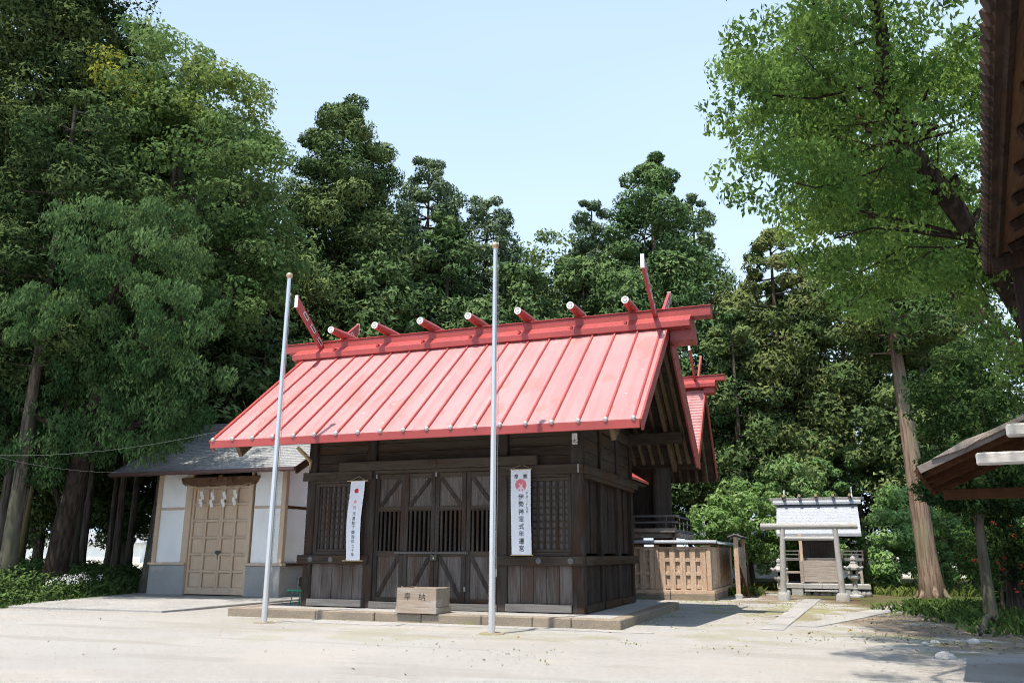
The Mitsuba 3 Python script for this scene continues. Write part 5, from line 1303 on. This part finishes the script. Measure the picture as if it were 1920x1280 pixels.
# trunks and crowns behind them
for q, (x, y, H, R, z0, s, lab) in enumerate([
        (-15.4, 26.3, 17, 3.0, 7.0, 31, 'thick cedar trunk at the far left edge rising from the undergrowth'),
        (-15.0, 32.5, 20, 3.2, 5.5, 32, 'cedar trunk nearest to the left end of the storehouse'),
        (-15.6, 35.0, 19, 3.0, 5.0, 33, None), (-17.6, 37.5, 19, 3.2, 4.5, 34, None), (-20.6, 41, 18, 3.2, 4.5, 35, None), (-22.6, 39.5, 20, 3.2, 5.0, 36, None), (-14.2, 40, 18, 3.2, 4.0, 37, None), (-17.4, 29.0, 15, 2.6, 5.5, 38, None), (-19.6, 33.0, 16, 2.8, 5.0, 39, None), (-16.9, 33.8, 17, 2.6, 5.5, 40, None), (-18.6, 40.5, 16, 2.8, 3.0, 130, None), (-24.5, 43.0, 16, 3.2, 3.0, 131, None)]):
    conifer('cedar_tree', lab or 'slim dark cedar trunk among those left of the storehouse', x, y, H, R, z0, s, None if lab else 'cedar trunks left of the storehouse', per=230 if q < 2 else 120, L=0.19 if q < 2 else 0.28, col=(0.026, 0.050, 0.020), tip=(0.078, 0.112, 0.042), r0=0.25 if q < 1 else 0.15, dens=0.8, shape=0.45)
conifer('slim_tree', 'thin pale trunk lit by the sun between the dark cedar trunks at the far left', -19.3, 33.6, 9.5, 1.3, 5.0, 38, None, per=60, L=0.3, r0=0.12, barkmat='pale_bark', lean=(0.05, 0))
# -- behind the hall
conifer('cedar_tree', 'tall dense cedar with a blunt top standing behind the left end of the red roof', -9.0, 40, 24.8, 5.0, 5.0, 41, None, L=0.22, per=330, r0=0.42, dens=1.0, clump=1.15, shape=0.50, tip=(0.140, 0.185, 0.072))
conifer('fir_tree', 'open greyish fir with a ragged pointed top, right of the blunt cedar', -4.8, 44, 23.7, 4.3, 6.0, 42, None, L=0.23, per=120, r0=0.3, dens=1.35, clump=0.80, airy=0.12, shape=0.55, lumpy=1.0, **FIR)
conifer('fir_tree', 'open greyish fir directly behind the right flagpole', -1.5, 45, 21.6, 4.3, 5.0, 43, None, L=0.23, per=120, r0=0.3, dens=1.35, clump=0.80, airy=0.12, shape=0.45, lumpy=1.0, **FIR)
broadleaf('broadleaf_tree', 'bright green round-topped tree just right of the right flagpole top', [(2.8, 49, 17.3, 2.9, 2.5, 4.0), (0.9, 48, 15.5, 2.0, 2, 3.0), (4.5, 48, 16.0, 2.0, 2, 3.4), (2.5, 47, 12.5, 2.8, 2, 2.6)],
          [(2.6, 49.5, 0), (2.6, 49.5, 6), (2.6, 49.3, 12)], [0.35, 0.28, 0.15], 44, col=(0.075, 0.125, 0.042), tip=(0.170, 0.220, 0.080), L=0.28, Wd=0.14, per=80, clump=0.85, fill=0.8)
conifer('fir_tree', 'small pointed fir top left of the pyramid-shaped cedar', 4.8, 47, 22.3, 3.6, 6.0, 45, None, L=0.23, per=120, r0=0.25, dens=1.35, clump=0.8, airy=0.12, shape=0.55, lumpy=1.0, **FIR)
conifer('cedar_tree', 'pyramid-shaped cedar rising behind the right end of the red roof', 7.6, 42, 22.6, 4.9, 4.0, 46, None, L=0.22, per=330, r0=0.4, dens=1.0, clump=1.12, shape=0.62, col=(0.046, 0.090, 0.036), tip=(0.135, 0.205, 0.080))
conifer('fir_tree', 'airy fir with thin side branches right of the pyramid-shaped cedar', 10.6, 45.5, 22.3, 3.8, 5.0, 47, None, L=0.24, per=110, r0=0.25, dens=1.3, clump=0.8, airy=0.30, shape=0.5, lumpy=1.1, **FIR)
for x, y, H, R, z0, s in [(-12.2, 36.5, 18.5, 3.4, 3.0, 51), (-10.4, 34.2, 12.5, 3.0, 1.5, 52), (-6.4, 37.5, 15.5, 3.3, 3.0, 53), (-3.4, 41.5, 19.0, 3.5, 4.0, 54), (0.4, 42.0, 16.5, 3.4, 4.0, 55), (3.9, 43.5, 17.5, 3.4, 4.0, 56), (-1.4, 38.5, 13.5, 3.0, 4.0, 57), (5.8, 39.0, 14.5, 3.0, 3.0, 58), (-14.6, 37.5, 21.5, 3.4, 5.0, 59), (-7.2, 47.0, 21.0, 3.6, 4.0, 60), (1.8, 53, 19.5, 4.0, 3.0, 61), (-11.5, 48, 20, 4.0, 3.0, 62), (-3.0, 52, 19, 4.0, 3.0, 63), (6.5, 52, 19, 3.8, 3.0, 64), (-26.5, 48, 15, 3.4, 2.3, 132), (-22.5, 50, 15, 3.4, 2.3, 133), (-31.0, 52, 15, 3.4, 2.3, 134), (-18.0, 51, 15, 3.4, 2.3, 135), (-35.5, 50, 15, 3.4, 2.3, 136)]:
    conifer('grove_cedar', 'dark cedar standing in the shade of the dense grove behind the red-roofed hall', x, y, H, R, z0, s, GROVE, per=130, L=0.30, r0=0.28, dens=0.8, clump=1.2, shape=0.5)
# -- right of the hall
conifer('cedar_tree', 'cedar with yellowish hanging tufts standing right of the hall ridge end', 13.2, 40, 17.8, 3.3, 5.0, 71, None, L=0.24, per=220, r0=0.28, shape=0.5, col=(0.048, 0.078, 0.026), tip=(0.180, 0.200, 0.078))
for x, y, H, R, z0, s in [(10.4, 38.0, 13.0, 2.7, 3.5, 72), (12.2, 44.0, 15.5, 2.9, 6.0, 73), (16.0, 39.0, 16.5, 3.0, 4.0, 74), (18.2, 36.0, 17.0, 3.0, 3.5, 75), (15.0, 46.0, 17, 3.2, 4.0, 76), (20.5, 38.0, 17, 3.4, 2.0, 77), (22.5, 42.0, 17, 3.6, 2.0, 79), (18.5, 45.0, 18, 3.6, 2.0, 80)]:
    conifer('slender_cedar', 'slender dark cedar in the row of cedars between the hall and the thick pale trunk', x, y, H, R, z0, s, 'slender cedars right of the hall', per=150, L=0.26, r0=0.2, dens=0.85, airy=0.26, shape=0.5, tip=(0.140, 0.180, 0.068))
conifer('pale_trunk_cedar', 'large cedar with a thick pale reddish trunk to the right of the stone gate', 14.23, 29.24, 15.5, 2.2, 8.6, 78, None, L=0.20, per=230, r0=0.36, lean=(-0.036, 0), barkmat='red_bark', tip=(0.12, 0.14, 0.045))
# roots of that cedar
rng = np.random.default_rng(3)
rts = []
for k in range(7):
    a = k * 0.9 + rng.uniform(-.2, .2)
    d = np.array([math.cos(a), math.sin(a), 0])
    o = np.array([14.23, 29.24, 0])
    rts.append(tube([o + d * .22 + [0, 0, .75], o + d * .32 + [0, 0, .28], o + d * .44 + [0, 0, .06], o + d * .58 - [0, 0, .05]], [.06, .11, .10, .05], 7, False))
put('roots', join(*rts), 'red_bark', 'pale_trunk_cedar', world, True)
broadleaf('spreading_tree', 'spreading leafy tree on the right with a dark curving limb reaching over the courtyard',
          [(3.75, 9.7, 7.9, 1.0, 1.1, 0.7), (3.15, 10, 7.35, 0.5, 0.7, 0.35), (3.85, 10.7, 6.45, 0.85, 0.9, 0.5), (4.7, 12.4, 8.2, 1.0, 1.0, .6), (5.2, 13.6, 9.0, 1.0, 1.0, .6), (4.2, 11.2, 8.8, .9, .9, .5), (4.5, 10.5, 7.2, 1.2, 1.1, 0.9), (5.3, 10.2, 8.5, 1.3, 1.2, 1.0), (6.3, 11.2, 7.5, 1.3, 1.1, 1.0), (4.9, 11.5, 6.0, 0.9, 0.9, 0.5), (5.9, 12.2, 5.5, 1.2, 1.1, 0.7), (6.9, 12, 6.3, 1.2, 1.0, 0.9), (3.45, 9.2, 9.1, 0.8, 0.9, 0.5), (4.4, 9.2, 9.8, 1.3, 1.2, 0.8), (7.9, 12.4, 5.2, 1.0, 0.9, 0.6), (5.6, 7.6, 10.0, 0.9, 0.8, 0.5), (7.0, 8.0, 10.2, 1.0, 0.9, 0.6), (7.6, 11, 9.2, 1.5, 1.3, 1.1), (3.6, 6.6, 10.4, 0.9, 0.8, 0.5), (2.9, 4.9, 9.6, 1.2, 1.1, 0.5), (4.4, 6.0, 9.6, 0.8, 1.1, 0.5), (1.9, 3.4, 9.2, 1.1, 1.0, 0.5), (7.2, 11.6, 5.0, .9, .6, .7), (7.9, 11.9, 4.0, .9, .6, .6), (5.3, 12.4, 5.6, .8, .7, .35), (6.3, 13.8, 7.9, 1.4, 1.2, .8), (7.7, 15.5, 8.4, 1.5, 1.3, .9), (8.8, 14.5, 6.8, 1.4, 1.2, .8), (9.6, 17.5, 7.8, 1.7, 1.5, 1.0), (7.4, 17.8, 9.4, 1.3, 1.2, .8), (5.8, 12.6, 9.0, 1.2, 1.1, .7), (7.0, 13.4, 9.7, 1.2, 1.1, .7), (8.6, 16.0, 9.4, 1.3, 1.2, .8), (10.2, 19.6, 8.6, 1.4, 1.3, .8), (6.6, 14.6, 8.8, 1.1, 1.1, .7), (6.0, 13.2, 7.2, .9, .9, .5), (8.0, 15.0, 7.6, 1.1, 1.0, .7), (9.0, 17.0, 8.6, 1.2, 1.1, .7), (5.6, 12.2, 9.8, 1.0, 1.0, .6), (7.0, 12.4, 8.6, 1.1, 1.0, .7), (4.8, 13.5, 10.2, 1.0, 1.0, .6), (5.6, 15.0, 10.6, 1.1, 1.1, .6), (6.6, 16.2, 10.0, 1.2, 1.1, .7), (4.4, 12.4, 9.6, .9, .9, .5), (5.4, 14.2, 9.4, 1.0, 1.0, .6), (6.2, 15.6, 9.2, 1.1, 1.0, .6), (7.4, 17.0, 10.6, 1.2, 1.1, .7), (7.2, 11.3, 5.6, .6, .5, .4), (2.4, 7.0, 9.6, 1.0, .9, .35), (3.3, 7.6, 9.9, .8, .8, .35), (5.3, 11.4, 6.7, 1.0, .9, .5), (6.6, 11.6, 8.6, 1.0, .9, .7)],
          [(9.7, 13.5, -0.1), (9.1, 12.9, 3.4), (6.85, 11.5, 5.9), (5.74, 11.0, 7.2), (5.2, 10.5, 7.8), (5.18, 10.2, 8.5), (4.85, 9.9, 9.2)], [0.22, 0.19, 0.15, 0.12, 0.10, 0.085, 0.055], 81,
          col=(0.070, 0.140, 0.036), tip=(0.190, 0.290, 0.075), L=0.105, Wd=0.044, per=85, clump=0.33, fill=0.62, droop=1.0, flat=0.6, barkmat='dark_bark')
broadleaf('evergreen_tree', 'dark evergreen with small leaves behind the lean-to roof', [(12.1, 20.8, 4.6, 1.7, 1.6, 2.2), (11.0, 20.6, 5.4, 0.8, 0.8, 1.1), (13.4, 21, 5.0, 1.8, 1.6, 2.4), (11.5, 20.8, 3.0, 0.7, 0.8, 0.9), (12.9, 20.2, 2.4, 1.5, 1.2, 1.2)],
          [(12.2, 21, -0.1), (12.2, 21, 2.0), (12.1, 20.9, 4.0)], [0.18, 0.14, 0.08], 82, col=(0.028, 0.062, 0.022), tip=(0.075, 0.125, 0.04), L=0.13, Wd=0.065, per=110, clump=0.42, fill=0.8, droop=0.2)
broadleaf('small_tree', 'slender leaning tree with a dark crown in front of the red-flowered bush', [(10.2, 18.2, 3.1, 1.25, 1.0, 0.65), (9.5, 18.0, 2.75, 0.75, 0.6, 0.4), (11.1, 18.4, 2.8, 0.9, 0.8, 0.5), (10.2, 17.9, 2.6, .7, .5, .3)],
          [(10.03, 18.2, -0.05), (10.02, 18.2, 1.0), (10.02, 18.2, 2.0), (10.15, 18.2, 2.8)], [0.13, 0.11, 0.095, 0.07], 83, col=(0.024, 0.050, 0.020), tip=(0.055, 0.095, 0.03), L=0.10, Wd=0.05, per=140, clump=0.30, fill=1.5, droop=0.3)
SH = 'leafy shrubs around the small shrine'
for q, (lobes, lab, col, tip) in enumerate([
        ([(12.0, 36, 3.4, 1.7, 1.3, 2.0), (13.0, 36.5, 1.8, 1.5, 1.1, 1.5)], 'bright green shrub rising behind the small shrine roof', (0.114, 0.215, 0.074), (0.240, 0.360, 0.150)),
        ([(14.6, 38.2, 4.8, 1.8, 1.4, 2.2), (13.4, 37.8, 5.4, 1.0, 1.0, 1.3)], 'tall light green shrub above the right end of the small shrine roof', (0.121, 0.222, 0.086), (0.240, 0.360, 0.150)),
        ([(9.6, 35, 2.7, 1.5, 1.2, 1.7), (8.0, 34.5, 2.5, 1.0, 1.0, 0.9), (10.8, 35.2, 2.0, 1.2, 1, 1.4)], 'bright yellow-green shrub leaning over the end of the wooden fence', (0.121, 0.222, 0.066), (0.240, 0.360, 0.141)),
        ([(14.5, 32.6, 1.9, 1.2, 1.0, 1.4), (15.6, 33.6, 2.5, 1.2, 1.0, 1.7), (14.0, 31.9, 1.0, 0.6, 0.5, 0.7)], 'green shrub between the small shrine and the thick pale trunk', (0.138, 0.256, 0.080), (0.240, 0.360, 0.150)),
        ([(17.0, 34.0, 1.9, 1.3, 1.1, 1.7), (18.4, 33.0, 1.5, 1.2, 1.0, 1.3)], 'green shrub just right of the thick pale trunk', (0.089, 0.182, 0.066), (0.227, 0.314, 0.109)),
        ([(13.8, 32.6, 0.40, 1.0, 0.6, 0.40)], 'low clipped yellow-green shrub beside the stone podium', (0.145, 0.248, 0.066), (0.240, 0.360, 0.130)),
        ([(15.6, 31.6, 0.55, 0.9, 0.7, 0.55)], 'low dark shrub left of the thick pale trunk', (0.073, 0.148, 0.054), (0.162, 0.248, 0.086))]):
    c0 = lobes[0]
    broadleaf('shrub', lab, lobes, [(c0[0], c0[1], -0.1), (c0[0], c0[1], c0[2] * .4), (c0[0] + .1, c0[1], c0[2] * .7)], [0.09, 0.07, 0.05], 90 + q, SH, col=col, tip=tip, L=0.17 if c0[2] > 1 else 0.10, Wd=0.085 if c0[2] > 1 else 0.05, per=110, clump=0.42 if c0[2] > 1 else 0.26, fill=0.95, droop=0.25, category='shrub')
for q, (lobes, lab) in enumerate([
        ([(14.6, 24.0, 1.7, 1.6, 1.2, 1.7), (13.4, 23.6, 1.0, .9, .8, 1.0)], 'dark shrub behind the red-flowered bush, deep in the shade'),
        ([(17.6, 28.0, 2.2, 2.0, 1.4, 2.1), (16.4, 26.6, 1.2, 1.0, .9, 1.1)], 'dark shrub to the right of the thick pale trunk, in the shade'),
        ([(13.6, 19.0, 1.9, 1.3, 1.0, 1.8), (12.9, 18.6, 1.0, .8, .7, .9)], 'bright-edged shrub at the right edge under the lean-to roof')]):
    c0 = lobes[0]
    broadleaf('shrub', lab, lobes, [(c0[0], c0[1], -0.1), (c0[0], c0[1], c0[2] * .4), (c0[0] + .1, c0[1], c0[2] * .7)], [0.09, 0.07, 0.05], 140 + q, 'shaded shrubs on the right', col=(0.036, 0.080, 0.024), tip=(0.110, 0.175, 0.048), L=0.14, Wd=0.07, per=100, clump=0.40, fill=1.0, droop=0.25, category='shrub')
az = broadleaf('flowering_bush', 'dark bush with scattered red blossoms behind the slender leaning tree', [(11.5, 20.4, 1.35, 0.9, 0.7, 0.75), (12.6, 20.0, 1.5, 0.8, 0.7, 0.7)], [(11.6, 20.5, -0.1), (11.6, 20.5, .5), (11.6, 20.5, .9)], [0.05, 0.04, 0.03], 98, col=(0.03, 0.06, 0.022), tip=(0.07, 0.11, 0.035), L=0.09, Wd=0.05, per=90, clump=0.26, fill=0.9, category='bush')
rng = np.random.default_rng(12)
u = unit(rng.normal(size=(26, 3)) - [0, 0.9, -0.1])
fp = np.array([11.5, 20.3, 1.35]) + u * [0.95, 0.75, 0.8] + (rng.random((26, 1)) < .4) * np.array([1.0, -0.3, 0.1])
fl = []
for p in fp:
    P5 = p + unit(rng.normal(size=(6, 3))) * 0.05
    fl.append(leafset(P5, unit(rng.normal(size=(6, 3)) - [0, 1, -.5]), 0.06, 0.05, rng, 0))
put('blossoms', join(*fl), 'azalea_petals', az)
labels[az + '__blossoms'] = {'kind': 'stuff', 'label': 'scattered red blossoms'}


# ------------------------------------------------------------------ undergrowth and small things on the ground
def cover(key, P, h, w, cols, rng, label, lean=0.35):
    """Upright blades and leaves standing on the ground at P."""
    n = len(P)
    d = unit(np.stack([rng.normal(size=n) * lean, rng.normal(size=n) * lean, np.ones(n)], 1))
    s = unit(np.cross(d, unit(rng.normal(size=(n, 3)))))
    hh = (h * rng.uniform(0.5, 1.3, n))[:, None]
    ww = w * rng.uniform(0.6, 1.3, n)[:, None] / 2
    tip = P + d * hh + np.stack([rng.normal(size=n), rng.normal(size=n), np.zeros(n)], 1) * hh * 0.3
    v = np.stack([P, P + d * hh * .55 + s * ww, tip, P + d * hh * .55 - s * ww], 1).reshape(-1, 3)
    b = np.arange(n)[:, None] * 4
    f = np.concatenate([b + [0, 1, 2], b + [0, 2, 3]], 1).reshape(-1, 3)
    scene[key] = mikit.ply((v, f), 'needles', color=np.repeat(cols, 4, 0))
    labels[key] = {'label': label, 'category': 'grass', 'kind': 'stuff'}


def stand(x, y):
    return np.stack([x, y, ground_z(x, y) - 0.02], 1)


rng = np.random.default_rng(5)
n = 30000
x, y = rng.uniform(-25, -12.4, n), 22.2 + 14 * rng.random(n) ** 1.4
wob = 0.3 * (meshkit.noise(np.stack([x * 0, y * 1.4, x * 0], 1), 3) - .5)
edge = -12.95 + 0.02 * (y - 22) + wob
ok = x < edge
x, y, edge = x[ok], y[ok], edge[ok]
c = np.array([0.050, 0.090, 0.028]) + rng.random((len(x), 1)) * np.array([0.06, 0.08, 0.028])
cover('undergrowth', stand(x, y), np.clip((edge - x) * 0.5, 0.10, 0.45), 0.05, c, rng, 'shaded grass and weeds under the trees left of the storehouse')
n = 900
x, y = rng.uniform(-24, -12.9, n), 22.4 + 12 * rng.random(n) ** 1.3
ok = x < -13.15
x, y = x[ok], y[ok]
hgt = np.clip((-13.0 - x) * 0.55, 0.12, 0.62) * rng.uniform(.6, 1.15, len(x))
Cw = stand(x, y) + np.stack([0 * x, 0 * x, hgt * .75], 1)
v, f, c = clump_leaves(Cw, 0.30 + 0 * x, 42, 0.13, 0.06, np.array([0.055, 0.10, 0.03]) + rng.random((len(x), 1)) * np.array([0.06, 0.08, 0.03]), rng, 1.0, 0.3)
scene['weeds'] = mikit.ply((v, f), 'needles', color=c)
labels['weeds'] = {'label': 'leafy weeds standing knee-high around the cedar trunks on the left', 'category': 'weeds', 'kind': 'stuff'}
wf = []
for k in range(34):
    p = np.array([rng.normal(-13.45, .30), rng.normal(26.6, .7), 0.0])
    P9 = p + [0, 0, .50 + .2 * rng.random()] + rng.normal(size=(9, 3)) * .045
    wf.append(leafset(P9, unit(rng.normal(size=(9, 3))), .045, .035, rng, 0))
put('white_wildflowers', join(*wf), 'petals')
labels['white_wildflowers'] = {'label': 'small white wildflowers standing in the shaded weeds left of the storehouse', 'category': 'wildflowers', 'kind': 'stuff'}
n = 30000
x, y = rng.uniform(7.6, 15.5, n), 14.4 + 11 * rng.random(n)
den = meshkit.fbm(np.stack([x * .7, y * .5, x * 0], 1), 3, 17)
ed = 8.9 + 0.05 * (y - 15) + 1.6 * (den - .5)
ok = (rng.random(n) < np.clip((x - ed) * .9, 0.0, 1.0)) & (x - 8.9 < (y - 14.0) * 1.2) & ~((y > 23) & (x < 10.8 + .3 * (y - 23)))
x, y = x[ok], y[ok]
c = np.array([0.045, 0.090, 0.026]) + rng.random((len(x), 1)) * np.array([0.08, 0.10, 0.03])
cover('ground_cover', stand(x, y), 0.10 + .22 * den[ok], 0.05, c, rng, 'low green plants covering the shaded ground on the right', 0.7)
n = 9000
x, y = rng.uniform(6.5, 17.0, n), rng.uniform(30.0, 36.0, n)
ok = (rng.random(n) < meshkit.fbm(np.stack([x * .8, y * .8, x * 0], 1), 3, 27) * 1.3) & ~((x > 8.9) & (x < 13.2) & (y < 35))
c = np.array([0.09, 0.13, 0.035]) + rng.random((ok.sum(), 1)) * np.array([0.09, 0.10, 0.03])
cover('meadow_grass', stand(x[ok], y[ok]), 0.30, 0.05, c, rng, 'sunlit grass around the small shrine and behind the notice board')
# sparse tufts on the courtyard
px, py, cc = [], [], []
for cx, cy, nn, sp_ in [(1.9, 14.2, 40, .2), (0.0, 12.3, 60, .5), (-1.5, 13.6, 40, .6), (6.2, 15.0, 90, .5), (5.2, 14.9, 50, .4), (7.2, 15.6, 120, .5), (6.9, 26.2, 160, .9), (7.6, 24.5, 140, .8), (9.2, 25.5, 200, .9), (6.4, 21.5, 80, .8), (8.2, 16.4, 150, .6), (9.0, 20.6, 150, .7), (3.0, 18.2, 60, .5), (3.4, 20.4, 90, .5), (7.4, 13.9, 60, .5), (3.3, 13.8, 30, .3)]:
    px.append(rng.normal(cx, sp_, nn)); py.append(rng.normal(cy, sp_ * 1.2, nn))
x, y = np.concatenate(px), np.concatenate(py)
c = np.array([0.10, 0.13, 0.035]) + rng.random((len(x), 1)) * np.array([0.10, 0.09, 0.03])
cover('courtyard_tufts', stand(x, y) , 0.05, 0.022, c, rng, 'sparse tufts of thin grass on the pale courtyard ground', 0.8)
# gravel and fallen leaves
n = 5000
x, y = rng.uniform(-14, 12, n), 8.5 + 16 * rng.random(n) ** 1.5
P = stand(x, y) + [0, 0, 0.02]
r = rng.uniform(0.004, 0.013, n)
oc = np.array([[1, 0, 0], [-1, 0, 0], [0, 1, 0], [0, -1, 0], [0, 0, .7], [0, 0, -.7]])
of = np.array([[0, 2, 4], [2, 1, 4], [1, 3, 4], [3, 0, 4], [2, 0, 5], [1, 2, 5], [3, 1, 5], [0, 3, 5]])
v = P[:, None] + r[:, None, None] * oc[None] * rng.uniform(.7, 1.3, (n, 6, 1))
f = (np.arange(n)[:, None, None] * 6 + of[None]).reshape(-1, 3)
scene['gravel'] = mikit.ply((v.reshape(-1, 3), f), 'gravel_stone', color=np.repeat(np.array([0.34, 0.325, 0.305]) * rng.uniform(.75, 1.2, (n, 1)), 6, 0))
labels['gravel'] = {'label': 'loose pale gravel scattered over the courtyard', 'category': 'gravel', 'kind': 'stuff'}
n = 240
x, y = rng.uniform(-12, 10, n), 9 + 12 * rng.random(n)
x[40:], y[40:] = rng.normal(8.0, 1.6, 200), rng.normal(17.0, 2.6, 200)
v, f = leafset(stand(x, y) + [0, 0, .03], unit(rng.normal(size=(n, 3)) * .35 + [0, 0, 1]), .07, .035, rng, 0)
scene['fallen_leaves'] = mikit.ply((v, f), 'gravel_stone', color=np.repeat(np.array([0.24, 0.13, 0.06]) * rng.uniform(.4, 1.3, (n, 1)), 4, 0))
labels['fallen_leaves'] = {'label': 'dry brown leaves lying about on the pale ground', 'category': 'leaves', 'kind': 'stuff'}
rt_ = thing('dead_branch', 'dark curved dead branch lying at the edge of the ground cover on the right', 'branch')
scene[rt_] = mikit.ply(tube([(8.35, 15.6, 0.03), (8.5, 15.75, 0.12), (8.75, 16.1, 0.26), (9.05, 16.5, 0.30), (9.35, 16.9, 0.2), (9.6, 17.2, 0.02)], [.03, .05, .055, .05, .04, .02], 8), 'bark', smooth=True)
